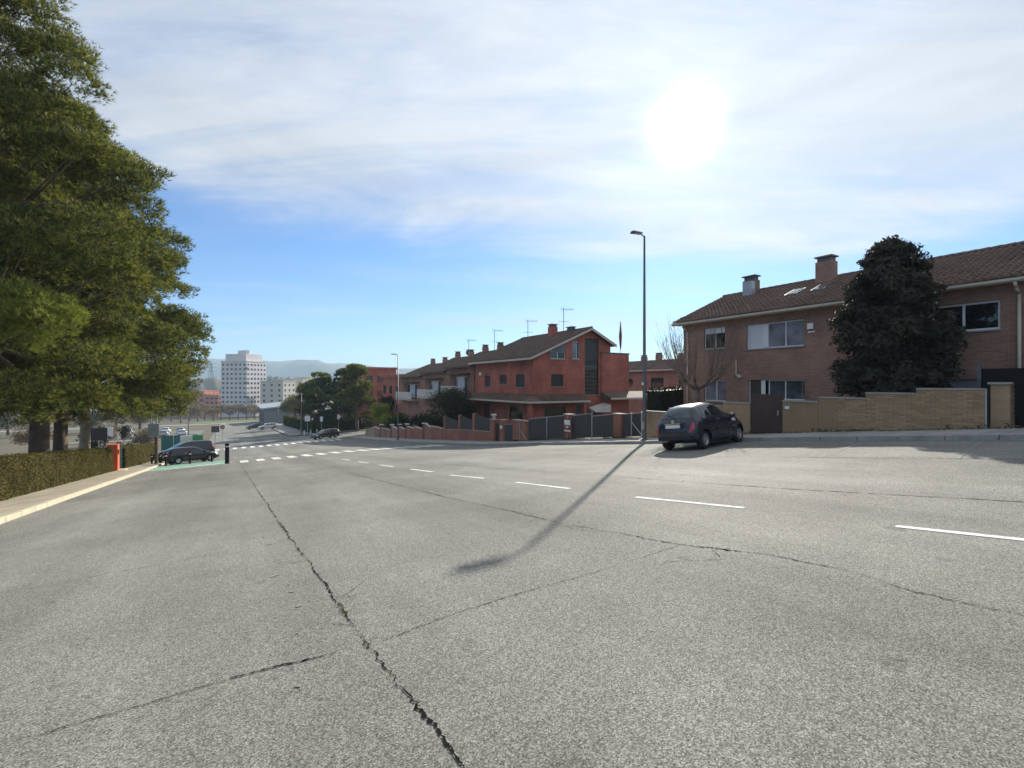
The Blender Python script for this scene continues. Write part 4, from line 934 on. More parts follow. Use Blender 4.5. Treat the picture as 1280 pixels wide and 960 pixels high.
# left lamp column with panel
pl = thing('lamp_column', 'rusty based lamp column with a grey panel on the left pavement', 'lamp column', (-5.1, 46.6, G(-5.1, 46.6) + .13))
MB().tube((0, 0, 0), (0, 0, 2.1), .12, .11, 10).build('base', M['bark'], pl)
MB().tube((.02, 0, 2.1), (.02, 0, 9), .075, .05, 10).build('pole', M['metal'], pl)
MB().tube((-.35, .1, 2.1), (-.35, .1, 9), .07, .05, 10).build('second_pole', M['metal'], pl)
MB().box(-.5, .2, -.16, -.1, 2.15, 3.15).build('panel', M['signblue'], pl, bevel=.02)
def sign(label, w, s, h, pw, ph, mat, round_=False, zoff=.13):
    o = thing('road_sign', label, 'road sign', (w, s, G(w, s) + zoff)); MB().tube((0, 0, -.1), (0, 0, h), .035, .035, 8).build('post', M['metal'], o)
    if round_: MB().lathe([(0, -.03), (pw / 2, -.03), (pw / 2, 0), (0, 0)], (0, -.04, h - ph / 2), 'y', 18).build('plate', mat, o)
    else: MB().box(-pw / 2, pw / 2, -.07, -.04, h - ph, h).build('plate', mat, o, bevel=.008)
    return o
sign('dark square sign on a thin post behind the black cars', -1.9, 77, 2.9, .95, .85, M['signdark'])
so = sign('round red and white sign behind the dark square sign', -1.3, 93, 2.6, .7, .7, M['flag'], True); MB().box(-.22, .22, -.085, -.075, 2.2, 2.3).build('bar', M['white'], so)
sign('white square sign on a post beside the far corner lamp', 11.9, 94, 3.2, .9, .9, M['white'])
sign('white arrow sign at the side street, left of the dark hatchback', 14.2, 93.4, 3.0, .5, .9, M['white'])
sign('white arrow sign at the side street, above the dark hatchback', 17.2, 93.6, 3.2, .45, .9, M['white'])
sign('dark information board above the hedge near the orange post', -9.2, 50, 3.0, 1.1, .95, M['signdark'], zoff=.3)
sg = sign('small white sign in the field behind the pines', -13.5, 78, 3.4, 1.1, 1.2, M['white'], zoff=.2)
def bollard(label, w, s, h=.95, r=.07, mat='black', group='bollards round the green bay', name='bollard'):
    o = thing(name, label, 'bollard', (w, s, G(w, s)), 0, group)
    MB().lathe([(0, 0), (r * 1.3, 0), (r, .06), (r, h - .1), (r * 1.1, h - .08), (r * .9, h - .01), (0, h)], (0, 0, 0), 'z', 12).build('post', M[mat], o, True)
    MB().lathe([(r + .004, h - .24), (r + .004, h - .17)], (0, 0, 0), 'z', 12).build('band', M['white' if mat == 'black' else 'darkmetal'], o)
bollard('thick black bollard at the outer corner of the green bay', -.25, 37.2, 1.35, .13)
bollard('black bollard before the rear wheel of the dark estate car', -4.2, 43.6)
bollard('black bollard before the middle of the dark estate car', -2.7, 43.4)
bollard('black bollard before the front wheel of the dark estate car', -1.3, 43.2)
bollard('short black bollard on the left pavement by the far hedge', -5.6, 48.5, .9)
for i in range(6): bollard('small white bollard on the far corner pavement, ' + ['leftmost of the row', 'second from the left', 'third from the left', 'third from the right', 'second from the right', 'rightmost of the row'][i], 11.2 + i * 1.05, 92.45, .9, .09, 'white', 'white bollards along the far pavement')
op = world_thing('orange_gate_post', 'bright orange gate post standing in the left hedge', 'gate post', (-6.45, 39.6, G(-6.4, 39.6)))
MB().box(-6.85, -6.3, 39.35, 39.9, G(-6.4, 39.6) - .2, G(-6.4, 39.6) + 1.85).build('post', M['orange'], op, bevel=.02); MB().box(-6.295, -6.27, 39.4, 39.6, G(-6.4, 39.6) + 1.2, G(-6.4, 39.6) + 1.5).build('intercom', M['black'], op)
MB().box(-6.55, -5.9, 39.2, 40.0, G(-6.4, 39.6) + .0, G(-6.4, 39.6) + .2).build('plinth', M['kerb_l'], op)
gt = world_thing('green_gate', 'dark green gate beside the orange post', 'gate', (-6.4, 41, G(-6.4, 41)))
MB().box(-6.75, -6.70, 39.95, 43.4, G(-6.4, 41) - .4, G(-6.4, 41) + 1.5).build('panel', M['black'], gt)
for k in range(9): MB().box(-6.70, -6.67, 40.0 + k * .38, 40.05 + k * .38, G(-6.4, 41) - .3, G(-6.4, 41) + 1.6).build('bar', M['teal'], gt)
def container(label, w, s, mat, sc_=1):
    o = thing('recycling_bin', label, 'recycling bin', (w, s, G(w, s)), R(6)); o.scale = (sc_, sc_, 1.3)
    MB().hexa([(-.75, -.6, .15), (.75, -.6, .15), (-.75, .6, .15), (.75, .6, .15), (-.85, -.75, 1.35), (.85, -.75, 1.35), (-.85, .75, 1.35), (.85, .75, 1.35)]).build('body', M[mat], o, bevel=.05)
    MB().prism([(-.75, 1.36), (.75, 1.36), (.3, 1.75), (-.3, 1.75)], -.85, .85, 'x').build('lid', M[mat], o)
    for x in (-.6, .6): MB().lathe([(0, -.05), (.12, -.05), (.12, .05), (0, .05)], (x, -.5, .12), 'y', 10).build('wheel', M['rubber'], o)
container('green recycling bin behind the black off-road car', -2.9, 57, 'bin', .5)
container('pale recycling bin next to the green one', -3.9, 58, 'cream', .6)
ts = world_thing('teal_screen', 'dark teal screen fence behind the black cars on the left', 'fence', (-9, 70, G(-9, 70)))
for k in range(3, 6): MB().box(-11.5 + k * 1.3, -10.25 + k * 1.3, 74, 74.06, G(-9, 74) - .2, G(-9, 74) + 2.3).build('panel', M['teal'], ts)

# ------------------------------------------------------------------ vehicles
def lerp_tab(tab, x): return float(np.interp(x, [t[0] for t in tab], [t[1] for t in tab]))
def smooth_tab(tab, x):
    xs = np.array([t[0] for t in tab]); ys = np.array([t[1] for t in tab]); i = int(np.clip(np.searchsorted(xs, x) - 1, 0, len(xs) - 2))
    m_ = np.gradient(ys, xs); h = xs[i + 1] - xs[i]; t = np.clip((x - xs[i]) / h, 0, 1)
    return float((2 * t**3 - 3 * t**2 + 1) * ys[i] + (t**3 - 2 * t**2 + t) * h * m_[i] + (-2 * t**3 + 3 * t**2) * ys[i + 1] + (t**3 - t**2) * h * m_[i + 1])
class Car:
    def __init__(s, spec): s.__dict__.update(spec)
    def ring(s, x):
        top = smooth_tab(s.top, x); belt = min(lerp_tab(s.belt, x), top - .03); lo = lerp_tab(s.low, x); wb = smooth_tab(s.wid, x)
        h = max(0, top - belt); q = min(1, h / .42); q = q * q * (3 - 2 * q); wr = (1 - q) * wb * .86 + q * s.roofw
        mid = lo + .5 * (belt - lo)
        return [(0, lo), (wb * .80, lo), (wb * .93, lo + .05), (wb * .985, lo + .3 * (belt - lo)), (wb, mid), (wb * .995, mid + .5 * (belt - mid)), (wb * .965, belt - .03), (wb * .94, belt + .01 * q),
                (wr + .055 * q, top - .16 * h - .02), (wr - .02, top - .07 * h - .008), (wr * .78, top - .02 * h - .002), (wr * .4, top), (0, top + .004)]
    def P(s, x, r):
        k = s.ring(x); sg = 1
        if r < 0: r = -r; sg = -1
        i = min(int(r), len(k) - 2); t = r - i; return Vector((x, sg * ((1 - t) * k[i][0] + t * k[i + 1][0]), (1 - t) * k[i][1] + t * k[i + 1][1]))
    def nrm(s, x, r):
        e = .02; sg = -1 if r < 0 else 1; ra = min(max(abs(r), .02), 11.98)
        a = s.P(x + e, sg * ra) - s.P(x - e, sg * ra); b = s.P(x, sg * (ra + .015)) - s.P(x, sg * (ra - .015)); n = a.cross(b)
        if n.length < 1e-9: return Vector((0, 0, 1))
        n.normalize(); p = s.P(x, sg * ra) - Vector((0, 0, .7)); p.x *= .2
        return n if n.dot(p) > 0 else -n
    def patch(s, q, off=.006, nu=8, nv=6):
        """q: corner (x, r) in order bottom-left, bottom-right, top-right, top-left"""
        V = []
        for j in range(nv + 1):
            for i in range(nu + 1):
                u, v = i / nu, j / nv
                x = (1 - v) * ((1 - u) * q[0][0] + u * q[1][0]) + v * ((1 - u) * q[3][0] + u * q[2][0])
                r = (1 - v) * ((1 - u) * q[0][1] + u * q[1][1]) + v * ((1 - u) * q[3][1] + u * q[2][1])
                V.append(s.P(x, r) + s.nrm(x, r) * off)
        m_ = MB(); n = nu + 1; m_.add(V, [(j * n + i, j * n + i + 1, (j + 1) * n + i + 1, (j + 1) * n + i) for j in range(nv) for i in range(nu)]); return m_
    def body_mesh(s):
        xs = sorted(set(list(np.linspace(s.x0, s.x1, 54)) + [t[0] for t in s.top])); k = 13; V = []; F = []
        for x in xs:
            r = s.ring(x); V += [(x, a, b) for a, b in r] + [(x, -a, b) for a, b in r[-2:0:-1]]
        m_ = 2 * k - 2; n = len(xs)
        for i in range(n - 1):
            for j in range(m_): F.append((i * m_ + j, (i + 1) * m_ + j, (i + 1) * m_ + (j + 1) % m_, i * m_ + (j + 1) % m_))
        F += [tuple(range(m_)), tuple(range((n - 1) * m_ + m_ - 1, (n - 1) * m_ - 1, -1))]
        return MB().add(V, F)
def build_car(label, spec, w, s, head, group=None, pm=None, zoff=0, scale=1):
    """head: direction of the bonnet as an angle from +X"""
    e = .5; nx = Vector((1, 0, (G(w + e, s) - G(w - e, s)) / (2 * e))); ny = Vector((0, 1, (G(w, s + e) - G(w, s - e)) / (2 * e))); up = nx.cross(ny).normalized()
    f = Vector((math.cos(head), math.sin(head), 0)); f = (f - up * f.dot(up)).normalized(); l = up.cross(f)
    rot = Matrix((f, l, up)).transposed().to_euler()
    root = thing('car', label, 'car', (w, s, G(w, s) + zoff), 0, group, rot)
    root.scale = (scale,) * 3
    c_ = Car(spec); ob = c_.body_mesh().build('body', pm, root, True)
    # wheel arches cut out of the body
    cut = MB()
    for x in c_.axles:
        for sg in (-1, 1): cut.lathe([(0, -.16), (c_.wr + .045, -.16), (c_.wr + .045, .2), (0, .2)], (x, sg * (c_.trk + .02), c_.wr + .01), 'y', 24)
    co = cut.build('cutter', M['trim']); md = ob.modifiers.new('arch', 'BOOLEAN'); md.object = co; md.operation = 'DIFFERENCE'; md.solver = 'EXACT'; co.matrix_world = Matrix()
    ob.parent = None; bpy.context.view_layer.update()
    dg = bpy.context.evaluated_depsgraph_get(); me = bpy.data.meshes.new_from_object(ob.evaluated_get(dg)); ob.modifiers.clear(); ob.data = me; ob.parent = root
    bpy.data.objects.remove(co)
    if not me.materials: me.materials.append(pm)
    for p in me.polygons: p.use_smooth = True
    try: me.set_sharp_from_angle(angle=R(38))
    except Exception: pass
    # wheels
    tw = .19
    for x in c_.axles:
        for sg in (-1, 1):
            wh = link('wheel', MB().lathe([(.1, -.06), (.14, sg * .0)], (0, 0, 0), 'y', 12).mesh('wheel'), root, (M['trim'],)); wh.location = (x, sg * (c_.trk - tw / 2 + .02), c_.wr)
            r = c_.wr
            MB().lathe([(r * .62, -tw / 2), (r * .93, -tw / 2), (r, -tw / 2 + .035), (r, tw / 2 - .035), (r * .93, tw / 2), (r * .62, tw / 2), (r * .60, 0), (r * .62, -tw / 2)], (0, 0, 0), 'y', 28).build('tyre', M['rubber'], wh, True)
            o_ = sg * (tw / 2 - .015)
            rim = MB().lathe([(r * .64, o_), (r * .58, o_ + sg * .006), (r * .55, o_ - sg * .02), (r * .2, o_ + sg * .0), (0, o_ + sg * .012)], (0, 0, 0), 'y', 28).build('rim', M['rim'], wh, True)
            for k in range(8):
                t = 2 * math.pi * k / 8; MB().lathe([(0, o_ + sg * .0), (r * .075, o_ + sg * .006)], (r * .40 * math.cos(t), 0, r * .40 * math.sin(t)), 'y', 8).build('vent_hole', M['trim'], wh)
    # glazing, lamps, trim: patches lying on the body skin
    for q in c_.side_win:
        for sg in (1, -1): c_.patch([(x, sg * r) for x, r in q]).build('side_window', M['carglass'], root, True)
    for nm, (xa, xb) in (('windscreen', c_.ws), ('rear_window', c_.rw)):
        rr = c_.glass_r if nm == 'rear_window' else 8.7; gm = M['carglass_rear' if nm == 'rear_window' else 'carglass']; c_.patch([(xa, -rr), (xb, -rr), (xb, -11.99), (xa, -11.99)], .007).build(nm, gm, root, True)
        c_.patch([(xa, rr), (xb, rr), (xb, 11.99), (xa, 11.99)], .007).build(nm, gm, root, True)
    for sg in (1, -1):
        q = c_.tail; tl = c_.patch([(x, sg * r) for x, r in q], .012, 5, 5).build('tail_lamp', M['red_lens'], root, True)
        q = c_.headl; c_.patch([(x, sg * r) for x, r in q], .012, 5, 5).build('headlight', M['clear_lens'], root, True)
        mx = c_.mirror; y = abs(c_.P(mx, 7).y) * sg
        MB().lathe([(0, -.09), (.06, -.08), (.085, -.02), (.08, .05), (.04, .085), (0, .09)], (mx, y + sg * .09, c_.mirz), 'x', 10).build('mirror', pm, root, True)
        for hx in c_.handles:
            p = c_.P(hx, sg * 6.1); MB().box(hx - .09, hx + .09, p.y + sg * .012 - .012, p.y + sg * .012 + .012, p.z - .015, p.z + .015).build('handle', M['chrome'], root, bevel=.005)
        # sill trim and door shut lines
        c_.patch([(c_.axles[0] + c_.wr + .08, sg * 1.6), (c_.axles[1] - c_.wr - .08, sg * 1.6), (c_.axles[1] - c_.wr - .08, sg * 2.2), (c_.axles[0] + c_.wr + .08, sg * 2.2)], .008).build('sill_trim', M['trim'], root, True)
        for dx in c_.seams:
            c_.patch([(dx - .008, sg * 2.3), (dx + .008, sg * 2.3), (dx + .008, sg * 7.0), (dx - .008, sg * 7.0)], .003, 1, 10).build('door_seam', M['trim'], root, True)
    zr = c_.plate_z; xr = min(c_.P(c_.x0 + .02, 4).x, c_.x0) - .012
    MB().box(xr - .012, xr + .01, -.26, .26, zr - .055, zr + .055).build('number_plate', M['plate'], root)
    for y0, y1, mt in ((-.6, .6, 'trim'),): MB().box(c_.x0 - .02, c_.x0 + .06, y0, y1, c_.bump - .07, c_.bump + .07).build('bumper_strip', M[mt], root, bevel=.02)
    MB().box(c_.x1 - .06, c_.x1 + .015, -.5, .5, c_.bump - .08, c_.bump + .06).build('grille', M['trim'], root, bevel=.02)
    return root
SMALL = dict(glass_r=9.1, x0=-1.77, x1=1.77, wr=.295, trk=.715, roofw=.465, axles=(-1.13, 1.17), plate_z=.80, bump=.42, mirror=.62, mirz=.98, handles=(-.28,), seams=(-.42, .72),
    top=[(-1.77, .66), (-1.75, .80), (-1.71, .91), (-1.62, 1.02), (-1.44, 1.25), (-1.26, 1.385), (-1.0, 1.46), (-.6, 1.50), (-.2, 1.50), (.15, 1.445), (.45, 1.28), (.75, 1.08), (.95, .985), (1.2, .93), (1.45, .84), (1.62, .73), (1.72, .6), (1.77, .48)],
    belt=[(-1.77, .64), (-1.6, .93), (-1.2, .96), (.6, .93), (1.0, .90), (1.77, .5)], low=[(-1.77, .36), (-1.5, .24), (-1.2, .2), (1.3, .2), (1.6, .22), (1.77, .3)],
    wid=[(-1.77, .53), (-1.73, .63), (-1.62, .72), (-1.35, .79), (-.6, .81), (.6, .81), (1.2, .80), (1.5, .74), (1.65, .66), (1.77, .50)],
    side_win=[[(-1.08, 7.25), (-.62, 7.25), (-.62, 8.1), (-.95, 8.1)], [(-.5, 7.2), (.6, 7.2), (.12, 8.15), (-.5, 8.15)]], ws=(.18, .86), rw=(-1.60, -1.29),
    tail=[(-1.765, 5.0), (-1.64, 5.0), (-1.62, 7.2), (-1.735, 7.2)], headl=[(1.42, 5.2), (1.60, 5.2), (1.55, 7.5), (1.36, 7.5)])
ESTATE = dict(glass_r=8.8, x0=-2.1, x1=2.15, wr=.315, trk=.76, roofw=.62, axles=(-1.28, 1.32), plate_z=.75, bump=.5, mirror=.80, mirz=.98, handles=(-.75, .2), seams=(-.28, .85, -1.0),
    top=[(-2.1, .7), (-2.06, .95), (-1.98, 1.08), (-1.78, 1.32), (-1.55, 1.42), (-1.1, 1.46), (-.5, 1.47), (0, 1.44), (.4, 1.33), (.8, 1.12), (1.12, .98), (1.5, .92), (1.85, .82), (2.05, .68), (2.15, .5)],
    belt=[(-2.1, .68), (-1.95, .97), (-1.2, .97), (.9, .92), (1.3, .88), (2.15, .52)], low=[(-2.1, .36), (-1.8, .24), (1.7, .2), (2.15, .3)],
    wid=[(-2.1, .66), (-2.0, .77), (-1.6, .85), (-.6, .875), (.8, .875), (1.5, .84), (1.9, .74), (2.15, .55)],
    side_win=[[(-1.72, 7.25), (-1.25, 7.25), (-1.25, 8.1), (-1.6, 8.1)], [(-1.18, 7.2), (-.35, 7.2), (-.35, 8.15), (-1.18, 8.15)], [(-.25, 7.2), (.82, 7.2), (.3, 8.15), (-.25, 8.15)]], ws=(.34, 1.05), rw=(-1.96, -1.62),
    tail=[(-2.07, 5.0), (-1.9, 5.0), (-1.9, 6.7), (-2.05, 6.7)], headl=[(1.78, 5.0), (2.02, 5.0), (1.98, 7.2), (1.7, 7.2)])
OFFROAD = dict(ESTATE, x0=-2.15, x1=2.15, wr=.35, roofw=.66, plate_z=.9, bump=.6,
    top=[(-2.15, .8), (-2.12, 1.1), (-2.05, 1.3), (-1.9, 1.62), (-1.7, 1.69), (-1.1, 1.72), (-.3, 1.72), (.1, 1.66), (.45, 1.5), (.85, 1.24), (1.1, 1.14), (1.6, 1.06), (1.95, .96), (2.1, .78), (2.15, .6)],
    belt=[(-2.15, .78), (-2.0, 1.15), (-1.2, 1.13), (.9, 1.08), (1.3, 1.02), (2.15, .62)], low=[(-2.15, .45), (-1.8, .3), (1.7, .28), (2.15, .38)], mirz=1.15,
    rw=(-2.03, -1.86), ws=(.42, 1.02), wid=[(-2.15, .74), (-2.05, .83), (-1.6, .89), (-.6, .9), (.8, .9), (1.5, .87), (1.9, .78), (2.15, .6)])
P_NAVY = paint('dark_slate_blue_paint', (.012, .013, .026), .28)
P_BLACKBLUE = paint('blue_black_paint', (.010, .012, .018), .22)
P_BLACK = paint('black_car_paint', (.008, .008, .009), .22)
P_GREY = paint('dark_grey_paint', (.035, .038, .045), .3)
P_WHITE = paint('white_car_paint', (.65, .65, .66), .3); P_SILVER = paint('silver_car_paint', (.35, .36, .38), .3)
car1 = build_car('small dark blue rounded hatchback parked nose-in beside the tall lamp', SMALL, 14.28, 11.12, R(9), pm=P_NAVY)
c_ = Car(SMALL); 
for x0, x1, r0, r1 in ((.60, .88, 5.35, 6.0),): c_.patch([(x0, -r0), (x1, -r0), (x1 - .03, -r1), (x0 + .03, -r1)], .009, 5, 3).build('door_logo', M['plate'], car1)
c_.patch([(.58, -4.28), (.86, -4.28), (.86, -4.38), (.58, -4.38)], .009, 3, 1).build('door_lettering', M['metal'], car1)
MB().lathe([(0, -.012), (.055, -.012), (.055, 0)], (-1.745, 0, .955), 'x', 14).build('rear_badge', M['chrome'], car1)
MB().box(-1.80, -1.74, -.28, .28, .875, .905).build('chrome_bar', M['chrome'], car1, bevel=.008)
MB().tube((-1.63, -.02, 1.06), (-1.52, .33, 1.2), .012, .008, 5).build('rear_wiper', M['trim'], car1)
build_car('dark blue-black estate car parked across the green painted bay', ESTATE, -2.75, 45.6, R(24), pm=P_BLACKBLUE, scale=.87, group='cars parked across the left kerb')
build_car('black off-road car behind the dark estate car', OFFROAD, -3.5, 49.8, R(204), pm=P_BLACK, group='cars parked across the left kerb')
build_car('dark grey hatchback at the corner of the side street', ESTATE, 12.6, 78.8, R(205), pm=P_GREY)
build_car('black car parked at the far right kerb of the lower road', ESTATE, 5.3, 137, R(190), pm=P_BLACK, group='cars far down the lower road')
build_car('white car parked before the shed on the lower road', ESTATE, 7.6, 130, R(185), pm=P_WHITE, group='cars far down the lower road')
for i, (w, s, h) in enumerate([(-9, 122, 95), (-12, 122, 88), (-15, 123, 92), (-18, 122, 90), (-10.5, 140, 90), (-13.5, 141, 88), (-17, 140, 91), (-20.5, 141, 90), (-24, 123, 90)]):
    lb = ['white car in the far car park, near row next to the road', 'silver car in the far car park, near row, second from the road', 'dark grey car in the far car park, near row, third from the road', 'silver car in the far car park, near row, fourth from the road',
          'silver car in the far car park, back row next to the road', 'white car in the far car park, back row, second from the road', 'dark grey car in the far car park, back row, third from the road', 'silver car in the far car park, back row, fourth from the road', 'white car in the far car park, near row, farthest from the road'][i]
    build_car(lb, ESTATE, w, s, R(h), 'cars in the far car park', {'w': P_WHITE, 's': P_SILVER, 'd': P_GREY}[lb[0]])

# ------------------------------------------------------------------ vegetation
def unit_vecs(n):
    v = rng.normal(0, 1, (n, 3)); return v / (np.linalg.norm(v, axis=1, keepdims=True) + 1e-9)
def leaves_mesh(name, P, Nrm, size, aspect=.5, spread=.6):
    """one four-cornered leaf per point, bent along its middle"""
    n = len(P); d = Nrm + unit_vecs(n) * spread; d /= np.linalg.norm(d, axis=1, keepdims=True) + 1e-9
    t = np.cross(d, unit_vecs(n)); t /= np.linalg.norm(t, axis=1, keepdims=True) + 1e-9; b = np.cross(d, t)
    sz = size * rng.uniform(.6, 1.3, n)[:, None]; a = t * sz; c_ = b * sz * aspect
    V = np.stack([P - a, P + c_ + d * sz * .15, P + a, P - c_ + d * sz * .15], 1).reshape(-1, 3)
    i = np.arange(n) * 4; return np_mesh(name, V, np.stack([i, i + 1, i + 2, i + 3], 1))
def tufts_mesh(name, P, D, ln, wd, k=7):
    """needle tufts: k blades fanning out of every point round direction D"""
    n = len(P); P = np.repeat(P, k, 0); D = np.repeat(D, k, 0) + unit_vecs(n * k) * .75; D /= np.linalg.norm(D, axis=1, keepdims=True)
    s_ = np.cross(D, unit_vecs(n * k)); s_ /= np.linalg.norm(s_, axis=1, keepdims=True) + 1e-9
    L_ = (ln * rng.uniform(.6, 1.25, n * k))[:, None]
    V = np.stack([P - s_ * wd * .5, P + s_ * wd * .5, P + D * L_], 1).reshape(-1, 3); i = np.arange(n * k) * 3
    return np_mesh(name, V, np.stack([i, i + 1, i + 2], 1))
def clump_points(clumps, per, inner=.55, squash=.75):
    P, D = [], []
    for (c0, r) in clumps:
        n = max(8, int(per * r * r)); u = unit_vecs(n); u[:, 2] = np.where(u[:, 2] < -.3, -u[:, 2] * .6, u[:, 2]); u /= np.linalg.norm(u, axis=1, keepdims=True)
        lump = 1 + .22 * np.sin(u[:, 0] * 5 + c0[0] * 3) * np.sin(u[:, 1] * 5 + c0[1] * 2) + .15 * np.sin(u[:, 2] * 7 + c0[2])
        rad = r * (inner + (1 - inner) * rng.random(n) ** .6) * lump
        P.append(np.array(c0) + u * rad[:, None] * np.array([1, 1, squash])); d = u.copy(); d[:, 2] += .45; D.append(d / np.linalg.norm(d, axis=1, keepdims=True))
    return np.concatenate(P), np.concatenate(D)
def limbs(mb, base, top, clumps, r, frac=.35, n=6):
    base = Vector(base); top = Vector(top)
    for c0, cr in clumps:
        c0 = Vector(c0); t = min(.97, max(.12, (c0.z - base.z) / max(.1, top.z - base.z) - .16)); p = base.lerp(top, t); mid = p.lerp(c0, .55) + Vector((0, 0, -.12 * (c0 - p).length * .5)); rr = r * (1 - t * .75) * .3
        mb.path([p, mid, c0], [rr, rr * .6, rr * .25], n)
def pine(label, w, s, r, env, n_cl, mats, lean=(0, 0), per=330, crange=(.85, 1.5), bias=(0, 0), extra=(), bark='bark', seed=0, group='tall pines behind the left hedge', ln=.2, wd=.045, name='pine_tree', bright=0):
    global rng
    keep = rng; rng = np.random.default_rng(100 + seed)
    z0 = G(w, s); o = thing(name, label, 'pine tree', (w, s, z0), 0, group); zs = [e[0] for e in env]; rs = [e[1] for e in env]
    top = (lean[0], lean[1], zs[-1] - .3); clumps = []
    for i in range(n_cl):
        q = rng.random() ** .9; z = zs[0] + q * (zs[-1] - zs[0]); rr = np.interp(z, zs, rs); a = rng.uniform(0, 2 * math.pi); f = rng.random() ** .42; cr = rng.uniform(*crange) * (.65 + .35 * min(1, rr / 4)); rad = max(0, rr - cr * .6) * f
        clumps.append(((lean[0] * q + bias[0] * rr / max(rs) + rad * math.cos(a), lean[1] * q + bias[1] * rr / max(rs) + rad * math.sin(a), z), cr))
    clumps += [((e[0] - w, e[1] - s, e[2] - z0), e[3]) for e in extra]
    tb = MB(); pts = [(0, 0, -.3), (.06, .03, zs[-1] * .2), (lean[0] * .4 - .08, lean[1] * .4, zs[-1] * .45), (lean[0] * .8, lean[1] * .8, zs[-1] * .75), top]
    tb.path(pts, [r * 1.2, r, r * .75, r * .45, r * .12], 12); tb.build('trunk', M[bark], o, True)
    lb = MB(); limbs(lb, pts[1], top, clumps, r); lb.build('branches', M[bark], o, True)
    if bright:
        P, D = clump_points(clumps[-bright:], per); link('fresh_branch', tufts_mesh('fresh_branch', P, D, ln, wd), o, (M['pineG'],)); clumps = clumps[:-bright]
    P, D = clump_points(clumps, per); k = len(P)
    cut = rng.random(k) < .5
    for i, (mt, sel) in enumerate(((mats[0], cut), (mats[1], ~cut))):
        q = link('crown', tufts_mesh('crown', P[sel], D[sel], ln, wd), o, (M[mt],))
    rng = keep; return o
pine('tall pine at the left edge, its crown cut by the top of the picture', -7.5, 23.3, .3, [(2.6, 3.8), (6, 5.1), (10, 5.2), (13, 4.7), (16, 3.6), (19, 1.5)], 110, ('pineL', 'pineD'), seed=1, per=640, ln=.19, wd=.022, bright=5,
     extra=[(-4.8, 21.5, 10.3, 1.1), (-4.7, 21.5, 11.6, 1.0), (-4.7, 21.3, 9.1, 1.1), (-5.1, 21.8, 12.7, .9), (-5.6, 22.0, 11.0, 1.1), (-5.6, 19.5, 2.7, .95), (-5.0, 19.3, 3.2, 1.0), (-5.4, 19.9, 3.9, .95), (-6.2, 19.4, 3.4, 1.1), (-4.7, 19.6, 3.6, .8)])
pine('thick-trunked pine with the darkest straight trunk behind the hedge', -8.0, 31.3, .34, [(3.3, 4.6), (6, 6.4), (10, 6.4), (13.5, 5.4), (16.5, 3.4), (18.4, 1.4)], 88, ('pineL', 'pineD'), seed=2, per=540, ln=.21, wd=.027)
pine('leaning pine just right of the thick straight trunk', -8.0, 34.6, .28, [(3.2, 4.8), (6, 6.6), (9.5, 6.6), (12.5, 5.2), (15.5, 3.0), (17, 1.2)], 88, ('pineL', 'pineD'), lean=(.5, 0), seed=3, per=540, ln=.21, wd=.027)
pine('pale-trunked pine nearest to the orange post, branches reaching over the pavement', -8.0, 39.6, .25, [(3.2, 4.8), (6, 6.0), (9.5, 6.2), (12, 5.4), (14.5, 3.6), (16.5, 1.4)], 90, ('pineL', 'pineD'), bias=(1.0, 0), bark='bark_p', seed=4, per=540, ln=.21, wd=.027)
pine('broad dark pine beyond the side street, left of the far lamp', 15.2, 101, .3, [(2.2, 3.0), (4, 4.4), (7, 4.6), (9, 3.6), (11, 1.6)], 42, ('pineD', 'pineG'), seed=5, per=150, ln=.4, wd=.12, group='dark pines beyond the side street')
pine('dark pine in front of the flat red block', 20.2, 92, .3, [(2.0, 2.6), (4.5, 3.6), (8, 3.6), (10, 2.8), (12, 1.2)], 38, ('pineD', 'pineG'), seed=6, per=150, ln=.4, wd=.12, group='dark pines beyond the side street')
pine('dark pine far right of the side street', 20.5, 103, .3, [(2.2, 2.6), (4.5, 4.2), (8, 4.0), (10.5, 2.6), (12, 1.2)], 38, ('pineD', 'pineD'), seed=7, per=150, ln=.4, wd=.12, group='dark pines beyond the side street')

